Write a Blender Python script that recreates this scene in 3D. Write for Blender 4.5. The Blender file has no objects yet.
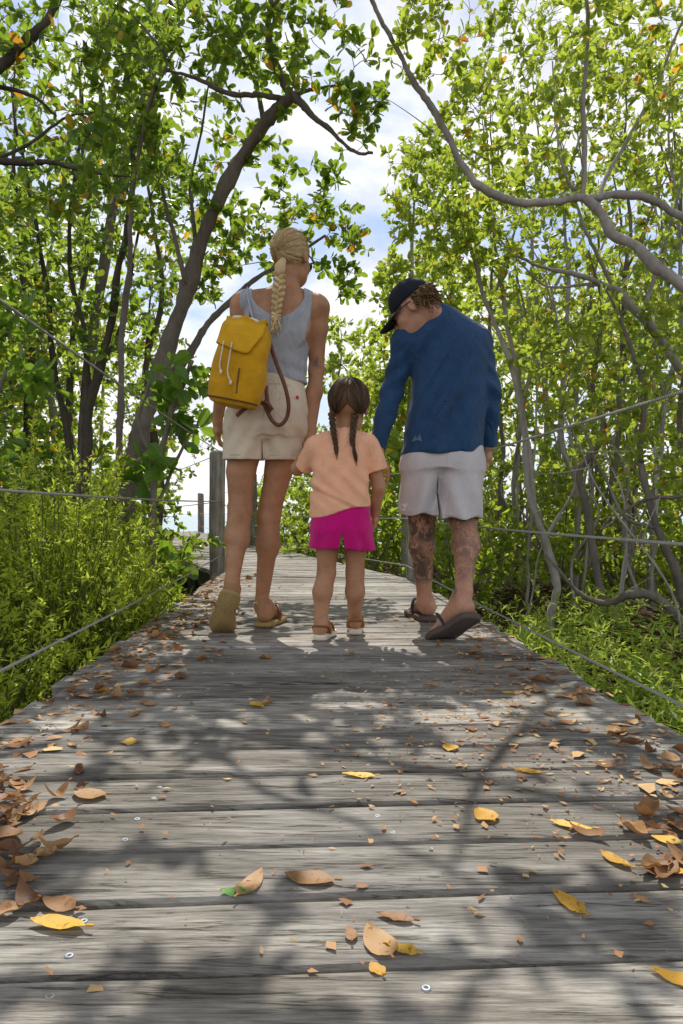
# Boardwalk through a mangrove thicket: a woman, a little girl and a man walking away from the camera.
import bpy, math, random, os
import numpy as np
from mathutils import Vector, Matrix
R = math.radians
F_PX, CX, HY, EYE = 700.0, 341.0, 515.0, 0.47      # lens in pixels, picture centre, horizon, eye height
scene = bpy.context.scene
COL = scene.collection
rng = np.random.default_rng(11)
random.seed(11)

def W(px, py, d):
    """a measured picture position at a known distance -> metres"""
    return Vector(((px - CX) / F_PX * d, d, EYE + (HY - py) / F_PX * d))
def G(px, py, z=0.0):
    """a measured point of the walking surface -> metres"""
    d = F_PX * (EYE - z) / (py - HY)
    return Vector(((px - CX) / F_PX * d, d, z))

# ---------------------------------------------------------------- objects
def tag(o, label=None, cat=None, group=None, kind=None):
    if label: o['label'] = label
    if cat: o['category'] = cat
    if group: o['group'] = group
    if kind: o['kind'] = kind
    return o
def empty(name, loc=(0, 0, 0)):
    o = bpy.data.objects.new(name, None); COL.objects.link(o); o.location = loc
    o.empty_display_size = 0.1
    return o
def mesh_obj(name, verts, faces, mat, parent=None, smooth=True, loc=None):
    """verts (N,3); faces list of tuples, or a list of int arrays (M,3)/(M,4). Built in world metres; origin moved to loc."""
    me = bpy.data.meshes.new(name)
    v = np.asarray(verts, dtype=np.float32).reshape(-1, 3)
    if loc is not None: v = v - np.asarray(loc, dtype=np.float32)
    if isinstance(faces, np.ndarray): faces = [faces]
    if len(faces) and isinstance(faces[0], np.ndarray):
        tot = np.concatenate([np.full(len(f), f.shape[1], np.int32) for f in faces])
        flat = np.concatenate([f.ravel() for f in faces]).astype(np.int32)
    else:
        tot = np.array([len(f) for f in faces], np.int32)
        flat = np.array([i for f in faces for i in f], np.int32)
    st = np.zeros(len(tot), np.int32); st[1:] = np.cumsum(tot)[:-1]
    me.vertices.add(len(v)); me.vertices.foreach_set('co', v.ravel())
    me.loops.add(len(flat)); me.loops.foreach_set('vertex_index', flat)
    me.polygons.add(len(tot)); me.polygons.foreach_set('loop_start', st)
    try: me.polygons.foreach_set('loop_total', tot)
    except Exception: pass
    me.update(calc_edges=True)
    me.validate()
    me.polygons.foreach_set('use_smooth', np.full(len(me.polygons), smooth, bool))
    if mat is not None: me.materials.append(mat)
    o = bpy.data.objects.new(name, me); COL.objects.link(o)
    if parent is not None:
        o.parent = parent
        w = Vector((0, 0, 0)); q = parent
        while q is not None: w += Vector(q.location); q = q.parent
        o.location = (Vector(loc) if loc is not None else Vector((0, 0, 0))) - w
    elif loc is not None: o.location = loc
    return o

class MB:
    """collects shapes into one mesh"""
    def __init__(s): s.v = []; s.f = []; s.n = 0
    def add(s, v, f):
        v = np.asarray(v, float).reshape(-1, 3)
        s.v.append(v); s.f += [tuple(int(i) + s.n for i in q) for q in f]; s.n += len(v); return s
    def tube(s, pts, rad, sides=8, cap=True, rough=0.0, flat=None):
        P = np.array([tuple(p) for p in pts], float); n = len(P)
        r = np.interp(np.linspace(0, 1, n), np.linspace(0, 1, len(np.atleast_1d(rad))), np.atleast_1d(rad)) if np.size(rad) != n else np.asarray(rad, float)
        T = np.gradient(P, axis=0); T /= np.linalg.norm(T, axis=1)[:, None] + 1e-12
        u = np.cross(T[0], (0.13, 0.31, 0.94)); 
        if np.linalg.norm(u) < .05: u = np.cross(T[0], (1, 0, 0))
        u /= np.linalg.norm(u)
        a = np.arange(sides) * 2 * math.pi / sides
        V = np.zeros((n, sides, 3))
        for i in range(n):
            u = u - T[i] * u.dot(T[i]); u /= np.linalg.norm(u) + 1e-12
            w = np.cross(T[i], u)
            rr = r[i] * (1 + rough * rng.uniform(-1, 1, sides)) if rough else r[i]
            V[i] = P[i] + (np.cos(a) * rr)[:, None] * u + (np.sin(a) * rr * (flat or 1))[:, None] * w
        f = []
        for i in range(n - 1):
            for j in range(sides):
                k = (j + 1) % sides
                f.append((i * sides + j, i * sides + k, (i + 1) * sides + k, (i + 1) * sides + j))
        if cap:
            f.append(tuple(range(sides))[::-1]); f.append(tuple((n - 1) * sides + j for j in range(sides)))
        return s.add(V, f)
    def box(s, lo, hi, M=None, bev=0.0):
        x0, y0, z0 = lo; x1, y1, z1 = hi
        if bev <= 0:
            v = [(x, y, z) for z in (z0, z1) for (x, y) in ((x0, y0), (x1, y0), (x1, y1), (x0, y1))]
            f = [(3, 2, 1, 0), (4, 5, 6, 7), (0, 1, 5, 4), (1, 2, 6, 5), (2, 3, 7, 6), (3, 0, 4, 7)]
        else:
            b = bev; v = []
            for z, i in ((z0, 0), (z1 - b, 0), (z1, b)):
                v += [(x0 + i, y0 + i, z), (x1 - i, y0 + i, z), (x1 - i, y1 - i, z), (x0 + i, y1 - i, z)]
            f = [(3, 2, 1, 0), (8, 9, 10, 11)]
            for k in (0, 4):
                f += [(k + j, k + (j + 1) % 4, k + 4 + (j + 1) % 4, k + 4 + j) for j in range(4)]
        v = np.array(v, float)
        if M is not None: v = v @ np.array(M.to_3x3()).T + np.array(M.translation)
        return s.add(v, f)
    def extrude(s, outline, M, h):
        """closed 2-D outline, thickness h along local z, placed by matrix M"""
        n = len(outline)
        v = [(x, y, 0) for x, y in outline] + [(x, y, h) for x, y in outline]
        f = [tuple(range(n))[::-1], tuple(range(n, 2 * n))] + [(i, (i + 1) % n, n + (i + 1) % n, n + i) for i in range(n)]
        v = np.array(v, float) @ np.array(M.to_3x3()).T + np.array(M.translation)
        return s.add(v, f)
    def build(s, name, mat, parent=None, smooth=True, loc=None):
        if not s.v: return None
        return mesh_obj(name, np.concatenate(s.v), s.f, mat, parent, smooth, loc)

def spline(pts, n=None, rad=None):
    """Catmull-Rom through pts -> dense points"""
    P = np.array([tuple(p) for p in pts], float); m = len(P)
    if n is None: n = (m - 1) * 6 + 1
    E = np.vstack([2 * P[0] - P[1], P, 2 * P[-1] - P[-2]])
    t = np.linspace(0, m - 1 - 1e-9, n); i = t.astype(int); u = (t - i)[:, None]
    a, b, c, d = E[i], E[i + 1], E[i + 2], E[i + 3]
    return .5 * (2 * b + (c - a) * u + (2 * a - 5 * b + 4 * c - d) * u ** 2 + (3 * b - a - 3 * c + d) * u ** 3)

# ---------------------------------------------------------------- materials
def new_mat(name):
    m = bpy.data.materials.new(name); m.use_nodes = True
    nt = m.node_tree; nt.nodes.clear()
    out = nt.nodes.new('ShaderNodeOutputMaterial')
    return m, nt, out
def nd(nt, t, **kw):
    n = nt.nodes.new(t)
    for k, v in kw.items():
        if k.startswith('i_'): n.inputs[k[2:].replace('_', ' ')].default_value = v
        else: setattr(n, k, v)
    return n
def ramp(nt, stops, fac=None, interp='LINEAR'):
    n = nt.nodes.new('ShaderNodeValToRGB'); cr = n.color_ramp; cr.interpolation = interp
    while len(cr.elements) > 1: cr.elements.remove(cr.elements[0])
    cr.elements[0].position = stops[0][0]; cr.elements[0].color = (*stops[0][1], 1)
    for p, c in stops[1:]:
        e = cr.elements.new(p); e.color = (*c, 1)
    if fac is not None: nt.links.new(fac, n.inputs[0])
    return n.outputs[0]
def noise(nt, scale, detail=4, rough=.55, vec=None, dist=0.0, out='Fac'):
    n = nd(nt, 'ShaderNodeTexNoise'); n.inputs['Scale'].default_value = scale
    n.inputs['Detail'].default_value = detail; n.inputs['Roughness'].default_value = rough
    n.inputs['Distortion'].default_value = dist
    if vec is not None: nt.links.new(vec, n.inputs['Vector'])
    return n.outputs[out]
def coords(nt, scale=(1, 1, 1), kind='Object', rot=(0, 0, 0)):
    tc = nd(nt, 'ShaderNodeTexCoord'); mp = nd(nt, 'ShaderNodeMapping')
    mp.inputs['Scale'].default_value = scale; mp.inputs['Rotation'].default_value = rot
    nt.links.new(tc.outputs[kind], mp.inputs['Vector']); return mp.outputs[0]
def mixc(nt, a, b, fac, mode='MIX'):
    n = nd(nt, 'ShaderNodeMix', data_type='RGBA', blend_type=mode)
    for s, v in ((6, a), (7, b), (0, fac)):
        if hasattr(v, 'is_linked'): nt.links.new(v, n.inputs[s])
        elif isinstance(v, tuple): n.inputs[s].default_value = (*v, 1) if len(v) == 3 else v
        else: n.inputs[s].default_value = v
    return n.outputs[2]
def math_n(nt, op, a, b=None, clamp=False):
    n = nd(nt, 'ShaderNodeMath', operation=op, use_clamp=clamp)
    for i, v in enumerate((a, b)):
        if v is None: continue
        if hasattr(v, 'is_linked'): nt.links.new(v, n.inputs[i])
        else: n.inputs[i].default_value = v
    return n.outputs[0]
def bump(nt, h, strength=.3, dist=.01):
    n = nd(nt, 'ShaderNodeBump'); n.inputs['Strength'].default_value = strength; n.inputs['Distance'].default_value = dist
    nt.links.new(h, n.inputs['Height']); return n.outputs[0]
def princ(nt, out, color, rough=.6, spec=.3, normal=None, sss=0.0, sheen=0.0, metal=0.0, link=True):
    p = nd(nt, 'ShaderNodeBsdfPrincipled')
    if hasattr(color, 'is_linked'): nt.links.new(color, p.inputs['Base Color'])
    else: p.inputs['Base Color'].default_value = (*color, 1)
    if hasattr(rough, 'is_linked'): nt.links.new(rough, p.inputs['Roughness'])
    else: p.inputs['Roughness'].default_value = rough
    p.inputs['Specular IOR Level'].default_value = spec
    p.inputs['Metallic'].default_value = metal
    if sss:
        p.inputs['Subsurface Weight'].default_value = sss
        p.inputs['Subsurface Radius'].default_value = (.012, .005, .003)
        p.inputs['Subsurface Scale'].default_value = 1.0
    if sheen: p.inputs['Sheen Weight'].default_value = sheen
    if normal is not None: nt.links.new(normal, p.inputs['Normal'])
    if link: nt.links.new(p.outputs[0], out.inputs[0])
    return p
def island(nt): return nd(nt, 'ShaderNodeNewGeometry').outputs['Random Per Island']

def leaf_mat(name, stops, trans=(.35, .5, .06), tw=.45, rough=.42, clump=1.3, spec=.4):
    """thin leaf: colour differs leaf by leaf and clump by clump, light shows through"""
    m, nt, out = new_mat(name)
    r = island(nt)
    cl = noise(nt, clump, 2, .5, coords(nt))
    f = math_n(nt, 'ADD', math_n(nt, 'MULTIPLY', r, .97), math_n(nt, 'MULTIPLY', math_n(nt, 'SUBTRACT', cl, .5), .40), clamp=True)
    c = ramp(nt, stops, f)
    p = princ(nt, out, c, rough, spec, link=False)
    t = nd(nt, 'ShaderNodeBsdfTranslucent')
    tc = mixc(nt, c, trans, .62)
    hot = ramp(nt, [(0, (0, 0, 0)), (.93, (0, 0, 0)), (.955, (1, 1, 1)), (1, (1, 1, 1))], f)
    tc = mixc(nt, tc, c, hot)
    nt.links.new(tc, t.inputs[0])
    mx = nd(nt, 'ShaderNodeMixShader'); mx.inputs[0].default_value = tw
    nt.links.new(p.outputs[0], mx.inputs[1]); nt.links.new(t.outputs[0], mx.inputs[2])
    nt.links.new(mx.outputs[0], out.inputs[0])
    return m
def bark_mat(name, a, b, scale=9.0):
    m, nt, out = new_mat(name)
    v = coords(nt, (1, 1, .35))
    n1 = noise(nt, scale * 3, 6, .65, v); n2 = noise(nt, scale * .5, 3, .5, v)
    c = ramp(nt, [(.25, a), (.75, b)], mixc(nt, n1, n2, .5))
    princ(nt, out, c, .9, .15, bump(nt, n1, .7, .02)); return m
def cloth_mat(name, col, var=.12, rough=.85, weave=900, sheen=.15, mott=14, bumps=.25, fold_rot=0.0):
    m, nt, out = new_mat(name)
    v = coords(nt)
    n = noise(nt, mott, 5, .6, v)
    lo = tuple(c * (1 - var) for c in col); hi = tuple(min(1, c * (1 + var)) for c in col)
    c = ramp(nt, [(.3, lo), (.7, hi)], n)
    fine = noise(nt, weave, 2, .5, v)
    wr = noise(nt, 24, 4, .6, coords(nt, (1, 1, .45), rot=(0, fold_rot, 0)), 1.0)
    h = math_n(nt, 'ADD', math_n(nt, 'MULTIPLY', fine, .12), math_n(nt, 'MULTIPLY', wr, 1.0))
    princ(nt, out, c, rough, .2, bump(nt, h, min(1, bumps * 1.5), .018), sheen=sheen); return m
def plain_mat(name, col, rough=.6, spec=.3, var=.1, scale=30, metal=0.0, bumps=.15):
    m, nt, out = new_mat(name)
    n = noise(nt, scale, 4, .6, coords(nt))
    c = ramp(nt, [(.3, tuple(x * (1 - var) for x in col)), (.7, tuple(min(1, x * (1 + var)) for x in col))], n)
    princ(nt, out, c, rough, spec, bump(nt, n, bumps, .004), metal=metal); return m
# ================================================================ camera, sky, sun
cam = bpy.data.cameras.new('camera'); cam_o = bpy.data.objects.new('camera', cam); COL.objects.link(cam_o)
cam.sensor_fit = 'VERTICAL'; cam.sensor_height = 36; cam.lens = F_PX / 1024 * 36
cam.clip_start = .05; cam.clip_end = 3000
cam_o.location = (0, 0, EYE); cam_o.rotation_euler = (R(90) + math.atan((HY - 512) / F_PX), 0, 0)
scene.camera = cam_o
SUN_EL, SUN_AZ = 53.0, -3.0                       # degrees above the horizon, degrees to the right of straight ahead
to_sun = Vector((math.sin(R(SUN_AZ)) * math.cos(R(SUN_EL)), math.cos(R(SUN_AZ)) * math.cos(R(SUN_EL)), math.sin(R(SUN_EL))))
sl = bpy.data.lights.new('sun', 'SUN'); sl.energy = 5.0; sl.angle = R(.32); sl.color = (1, .955, .88)
so_ = bpy.data.objects.new('sun', sl); COL.objects.link(so_); so_.rotation_euler = to_sun.to_track_quat('Z', 'Y').to_euler(); so_.location = (0, 0, 20)
world = bpy.data.worlds.new('World'); scene.world = world; world.use_nodes = True
nt = world.node_tree; nt.nodes.clear()
wo = nt.nodes.new('ShaderNodeOutputWorld'); bg = nt.nodes.new('ShaderNodeBackground'); bg.inputs[1].default_value = .15
sky = nt.nodes.new('ShaderNodeTexSky'); sky.sky_type = 'NISHITA'; sky.sun_disc = False
sky.sun_elevation = R(SUN_EL); sky.sun_rotation = R(SUN_AZ); sky.air_density = 1.0; sky.dust_density = .6; sky.ozone_density = 1.5
tc = nt.nodes.new('ShaderNodeTexCoord')
mp = nd(nt, 'ShaderNodeMapping'); mp.inputs['Scale'].default_value = (1, 1, 1.7); mp.inputs['Location'].default_value = (.37, .1, .25)
nt.links.new(tc.outputs['Generated'], mp.inputs['Vector'])
cn = noise(nt, 3.1, 9, .58, mp.outputs[0], .35)
cf = ramp(nt, [(.37, (0, 0, 0)), (.53, (1, 1, 1))], cn)
cs = ramp(nt, [(.36, (5.6, 5.8, 6.3)), (.58, (7.6, 7.6, 7.6))], noise(nt, 6, 6, .6, mp.outputs[0]))
skyc = mixc(nt, sky.outputs[0], (3.6, 4.5, 6.6), .5)   # summer haze over the blue
sx = nd(nt, 'ShaderNodeSeparateXYZ'); nt.links.new(tc.outputs['Generated'], sx.inputs[0])
zen = ramp(nt, [(.56, (1, 1, 1)), (.80, (.34, .36, .42))], sx.outputs[2])      # upper sky dimmed to lessen the light falling on the deck
back = ramp(nt, [(.0, (1.12, 1.12, 1.12)), (1, (1, 1, 1))], math_n(nt, 'ADD', math_n(nt, 'MULTIPLY', sx.outputs[1], .5), .5))  # sky behind the camera raised to lighten the figures' backs
nt.links.new(mixc(nt, mixc(nt, mixc(nt, skyc, cs, cf), zen, 1.0, 'MULTIPLY'), back, 1.0, 'MULTIPLY'), bg.inputs[0]); nt.links.new(bg.outputs[0], wo.inputs[0])
scene.view_settings.view_transform = 'Standard'; scene.view_settings.look = 'None'; scene.view_settings.exposure = 0
try:
    scene.cycles.max_bounces = 8; scene.cycles.transmission_bounces = 6; scene.cycles.diffuse_bounces = 4
except Exception: pass

# ================================================================ ground, water
def ground_h(x, y):
    n = .07 * np.sin(x * 1.7 + .6 * y) + .05 * np.sin(y * 2.3 - x) + .04 * np.sin(3.1 * x + 1.3)
    far = np.clip((np.hypot(x, y) - 26) / 10, 0, 1)
    under = np.exp(-((x + .05 * y) / .9) ** 2) * (y < 6)
    right = np.clip((x - 1.0) / 1.2, 0, 1) * np.clip((8 - y) / 4, 0, 1)
    return -.42 + n - .12 * under + .12 * right - far * 1.6
def soil():
    m, nt, out = new_mat('soil_litter')
    v = coords(nt); n = noise(nt, 5, 6, .7, v); vo = nd(nt, 'ShaderNodeTexVoronoi'); vo.inputs['Scale'].default_value = 22; nt.links.new(v, vo.inputs['Vector'])
    c = mixc(nt, ramp(nt, [(.3, (.020, .014, .009)), (.7, (.09, .058, .034))], n), ramp(nt, [(0, (.11, .06, .03)), (.5, (.05, .035, .02)), (1, (.16, .105, .06))], vo.outputs['Color']), .5)
    princ(nt, out, c, .95, .1, bump(nt, vo.outputs[0], .8, .03)); return m
def ring_coords():
    a = np.concatenate([np.linspace(0, 12, 49), [14, 17, 20, 24, 28, 32, 38, 50, 80, 150, 400, 1500]])
    return np.concatenate([-a[:0:-1], a])
gx = ring_coords(); gy = ring_coords()
Xg, Yg = np.meshgrid(gx, gy, indexing='ij'); Vg = np.stack([Xg, Yg, ground_h(Xg, Yg)], 2).reshape(-1, 3)
n0, n1 = Xg.shape; ii, jj = np.meshgrid(np.arange(n0 - 1), np.arange(n1 - 1), indexing='ij'); b0 = (ii * n1 + jj).ravel()
tag(mesh_obj('ground', Vg, np.stack([b0, b0 + n1, b0 + n1 + 1, b0 + 1], 1), soil()), kind='structure')
def water_mat():
    m, nt, out = new_mat('lagoon_water')
    n = noise(nt, 2.0, 6, .6, coords(nt, (1, .5, 1)))
    princ(nt, out, (.16, .30, .36), .18, .5, bump(nt, n, .4, .1)); return m
wv = [(-1500, 27, -.95), (1500, 27, -.95), (1500, 1500, -.95), (-1500, 1500, -.95)]
tag(mesh_obj('water', wv, [(0, 1, 2, 3)], water_mat()), kind='structure')

# ================================================================ boardwalk
YAW = R(3.1); FD = np.array([-math.sin(YAW), math.cos(YAW)]); RD = np.array([math.cos(YAW), math.sin(YAW)])
def D(lat, s, z=0.0):
    p = RD * lat + FD * s; return Vector((p[0], p[1], z))
def plank_mat():
    m, nt, out = new_mat('weathered_plank')
    r = island(nt); tcd = nd(nt, 'ShaderNodeTexCoord')
    ad = nd(nt, 'ShaderNodeCombineXYZ'); nt.links.new(math_n(nt, 'MULTIPLY', r, 37.0), ad.inputs[0]); nt.links.new(math_n(nt, 'MULTIPLY', r, 11.0), ad.inputs[2])
    va = nd(nt, 'ShaderNodeVectorMath', operation='ADD'); nt.links.new(tcd.outputs['Object'], va.inputs[0]); nt.links.new(ad.outputs[0], va.inputs[1])
    def mapped(sc):
        mp = nd(nt, 'ShaderNodeMapping'); mp.inputs['Scale'].default_value = sc; mp.inputs['Rotation'].default_value = (0, 0, -YAW); nt.links.new(va.outputs[0], mp.inputs['Vector']); return mp.outputs[0]
    fine = noise(nt, 1, 6, .7, mapped((16, 280, 60)), .5)
    mid = noise(nt, 1, 5, .6, mapped((8, 105, 20)), .9)
    fig = noise(nt, 1, 3, .5, mapped((2.4, 18, 6)), 1.5)
    blot = noise(nt, 5, 5, .6, va.outputs[0]); dirt = noise(nt, 1.6, 4, .6, tcd.outputs['Object'])
    g = math_n(nt, 'ADD', math_n(nt, 'MULTIPLY', fine, .5), math_n(nt, 'MULTIPLY', mid, .5))
    c = ramp(nt, [(.26, (.080, .075, .069)), (.42, (.27, .26, .243)), (.56, (.48, .468, .445)), (.72, (.68, .665, .635))], g)
    c = mixc(nt, c, ramp(nt, [(.35, (.62, .60, .58)), (.65, (1.12, 1.10, 1.06))], fig), 1.0, 'MULTIPLY')
    c = mixc(nt, c, ramp(nt, [(0, (.62, .61, .60)), (.5, (.9, .89, .88)), (1, (1.15, 1.13, 1.10))], r), 1.0, 'MULTIPLY')
    c = mixc(nt, c, ramp(nt, [(.3, (.72, .70, .66)), (.6, (1.05, 1.05, 1.05))], blot), .9, 'MULTIPLY')
    c = mixc(nt, c, ramp(nt, [(.35, (.70, .66, .60)), (.6, (1, 1, 1))], dirt), .8, 'MULTIPLY')
    ck = noise(nt, 1, 4, .55, mapped((1.6, 34, 10)), 1.1); ckl = ramp(nt, [(0, (1, 1, 1)), (.485, (1, 1, 1)), (.5, (.16, .14, .12)), (.515, (1, 1, 1))], ck)
    where = ramp(nt, [(.45, (0, 0, 0)), (.6, (1, 1, 1))], noise(nt, 3.2, 2, .5, va.outputs[0]))
    c = mixc(nt, c, ckl, math_n(nt, 'MULTIPLY', where, .9), 'MULTIPLY')
    crack = ramp(nt, [(.30, (0, 0, 0)), (.40, (1, 1, 1))], mid)
    h = math_n(nt, 'ADD', math_n(nt, 'MULTIPLY', fine, .5), math_n(nt, 'MULTIPLY', crack, .8))
    princ(nt, out, c, .82, .22, bump(nt, h, 1.0, .005)); return m
PLANK = plank_mat(); TIMBER = bark_mat('dark_timber', (.03, .026, .022), (.10, .09, .08), 5)
PITCH, GAP = .1375, .0095
pk = MB(); screws = MB(); g = np.random.default_rng(77)
def plank(A0, B0, A1, B1, nseg=14):
    """board between near edge A0-B0 and far edge A1-B1 (2-D), slightly cupped, worn arrises"""
    z = g.normal() * .0016; tilt = g.normal() * .002; n = nseg + 1
    wob = g.normal(size=n) * .0010
    prof = [(0.0, -.036), (0.0, -.006), (.03, -.0012), (.08, .0), (.5, -.0010), (.92, .0), (.97, -.0012), (1.0, -.006), (1.0, -.036)]
    v = []
    for i in range(n):
        t = i / nseg
        p0 = A0 + (B0 - A0) * t; p1 = A1 + (B1 - A1) * t; e = p1 - p0; L = np.linalg.norm(e); e = e / L
        a = p0 + e * (GAP / 2 + wob[i]); b = p1 - e * (GAP / 2 - wob[(i * 5) % n])
        for q, zz in prof: v.append((*(a + (b - a) * q), zz + z + tilt * (t - .5) + .0012 * math.sin(t * 5 + z * 900)))
    m = len(prof)
    f = [(i * m + j, (i + 1) * m + j, (i + 1) * m + j + 1, i * m + j + 1) for i in range(n - 1) for j in range(m - 1)]
    f += [(i * m + m - 1, (i + 1) * m + m - 1, (i + 1) * m, i * m) for i in range(n - 1)]
    f += [tuple(range(m)), tuple((n - 1) * m + j for j in range(m))[::-1]]
    pk.add(v, f); return z
def screw(p, z, r=.0052):
    k = 10; v = []; 
    for rr, h in ((r, z - .002), (r, z + .0012), (r * .72, z + .0018), (r * .40, z + .0014), (r * .36, z - .0006)):
        v += [(p[0] + rr * math.cos(a), p[1] + rr * math.sin(a), h) for a in np.arange(k) * 2 * math.pi / k]
    f = [(j * k + i, j * k + (i + 1) % k, (j + 1) * k + (i + 1) % k, (j + 1) * k + i) for j in range(4) for i in range(k)] + [tuple(4 * k + i for i in range(k))]
    screws.add(v, f)
LE, RE = -.675, .80
d2 = lambda lat, s: RD * lat + FD * s
s = .729 - PITCH * 14
while s < 5.0:
    a, b = LE + g.normal() * .010, RE + g.normal() * .010
    z = plank(d2(a, s), d2(b, s), d2(a, s + PITCH), d2(b, s + PITCH))
    if s > .3:
        for lat in (-.255, .125, .745):
            for q in (.24, .74):
                screw(d2(lat + g.normal() * .006, s + PITCH * q + g.normal() * .005), z - .0016)
    s += PITCH
s_end = s
def fan(A0, B0, A1, B1, n):
    for i in range(n):
        t0, t1 = i / n, (i + 1) / n
        plank(A0 + (A1 - A0) * t0, B0 + (B1 - B0) * t0, A0 + (A1 - A0) * t1, B0 + (B1 - B0) * t1, 10)
v2 = lambda x, y: np.array([x, y], float)
LA, RA = v2(-1.07, 5.85), v2(.52, 5.10)
fan(d2(LE, s_end), d2(RE, s_end), LA, RA, 6)
LB, RB = v2(-2.75, 10.0), v2(-1.28, 11.0)
fan(LA, RA, LB, RB, 36)
LC, RC = v2(-6.2, 19.0), v2(-4.2, 20.2)
fan(LB, RB, LC, RC, 70)
deck = tag(pk.build('boardwalk', PLANK, smooth=False), kind='structure')
screws.build('screw', plain_mat('zinc_screw', (.30, .31, .33), .5, .4, .3, 60, .5), deck)
jo = MB()                                            # joists and edge beams under the planks
def beam(p, q, w=.045, top=-.040, bot=-.19):
    p = np.asarray(p); q = np.asarray(q); e = (q - p) / np.linalg.norm(q - p); nrm = np.array([e[1], -e[0]]) * w / 2
    v = [(*(p - nrm), bot), (*(p + nrm), bot), (*(q + nrm), bot), (*(q - nrm), bot), (*(p - nrm), top), (*(p + nrm), top), (*(q + nrm), top), (*(q - nrm), top)]
    jo.add(v, [(3, 2, 1, 0), (4, 5, 6, 7), (0, 1, 5, 4), (1, 2, 6, 5), (2, 3, 7, 6), (3, 0, 4, 7)])
for lat in (-.615, -.255, .125, .50, .755): beam(d2(lat, -1.1), d2(lat, s_end))
beam(LA + v2(.05, 0), LB + v2(.05, 0)); beam(RA - v2(.05, 0), RB - v2(.05, 0)); beam((LA + RA) / 2, (LB + RB) / 2); beam(LB, LC); beam(RB, RC); beam(d2(LE + .06, s_end), LA + v2(.05, 0)); beam(d2(RE - .05, s_end), RA - v2(.05, 0))
for t in (.2, .6, 1.0):
    for p in (LA + (LB - LA) * t, RA + (RB - RA) * t): jo.tube([(p[0], p[1], -.04), (p[0], p[1], -.9)], .06, 8)
for s in (0.2, 2.2, 4.2):
    for lat in (-.56, .70): jo.tube([D(lat, s, -.04), D(lat, s, -.9)], .06, 8)
jo.build('support_beam', TIMBER, deck, smooth=False)

# ================================================================ rope fences
def post_mat():
    m, nt, out = new_mat('silvered_post')
    v = coords(nt, (1, 1, .06)); n = noise(nt, 60, 6, .65, v); n2 = noise(nt, 4, 4, .6, coords(nt))
    c = mixc(nt, ramp(nt, [(.3, (.12, .105, .085)), (.5, (.30, .275, .24)), (.75, (.46, .43, .39))], n), ramp(nt, [(.3, (.6, .58, .5)), (.65, (1.05, 1.05, 1.05))], n2), 1.0, 'MULTIPLY')
    princ(nt, out, c, .9, .15, bump(nt, n, .8, .008)); return m
def rope_mat():
    m, nt, out = new_mat('faded_rope')
    w = nd(nt, 'ShaderNodeTexWave'); w.inputs['Scale'].default_value = 80; w.inputs['Distortion'].default_value = 1.5
    nt.links.new(coords(nt, rot=(.6, .2, .7)), w.inputs['Vector'])
    c = ramp(nt, [(0, (.26, .25, .23)), (1, (.55, .53, .49))], w.outputs['Fac']); princ(nt, out, c, .95, .1, bump(nt, w.outputs['Fac'], .8, .003)); return m
POST, ROPE = post_mat(), rope_mat()
def post(parent, p, top, r=.046, name='post'):
    t = MB(); p = Vector(p); zs = np.linspace(-.7, top - .02, 12)
    pts = [(p.x + .004 * math.sin(3 * z + p.x * 9), p.y + .004 * math.cos(2 * z), z) for z in zs] + [(p.x, p.y, top)]
    t.tube(pts, [r] * 12 + [r * .82], 14, rough=.03); return t.build(name, POST, parent)
def rope(parent, pts, r=.0038, sag=.012):
    t = MB(); out = []
    for a, b in zip(pts[:-1], pts[1:]):
        a, b = Vector(a), Vector(b); L = (b - a).length
        for q in np.linspace(0, 1, 16)[:-1]: out.append(a.lerp(b, q) - Vector((0, 0, sag * L * 4 * q * (1 - q) * .35)))
    out.append(Vector(pts[-1])); t.tube(out, r, 8); return t.build('rope', ROPE, parent)
lf = tag(empty('rope_fence', D(-.72, 2, 0)), 'grey post and three-rope fence along the left edge of the boardwalk', 'rope fence')
LP = [D(-.73, -1.6), Vector((-1.03, 5.82, 0)), Vector((-2.85, 10.2, 0)), Vector((-6.3, 19.2, 0))]
post(lf, LP[0], 1.08); post(lf, LP[1], 1.0, .066); post(lf, LP[2], 1.05); post(lf, LP[3], 1.05)
for h0, h1 in ((.155, .14), (.535, .585), (.985, .985)):
    rope(lf, [LP[0] + Vector((.04, 0, h0)), LP[1] + Vector((.04, -.03, h1)), LP[2] + Vector((.04, -.03, h1)), LP[3] + Vector((.04, 0, h1))])
rf = tag(empty('rope_fence', D(.85, 2, 0)), 'grey post and three-rope fence along the right edge of the boardwalk', 'rope fence')
RP = [D(.85, -1.6), Vector((.525, 5.16, 0)), Vector((-1.40, 11.0, 0)), Vector((-4.1, 20.4, 0))]
post(rf, RP[0], .95); post(rf, RP[1], .9, .045); post(rf, RP[2], 1.12, .07); post(rf, RP[3], 1.1, .09)
for h0, h1, h2 in ((.10, .10, .16), (.43, .445, .52), (.735, .78, .95)):
    rope(rf, [RP[0] + Vector((-.03, 0, h0)), RP[1] + Vector((-.05, -.02, h1)), RP[2] + Vector((-.06, -.02, h2)), RP[3] + Vector((-.05, 0, h2))])
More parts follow.
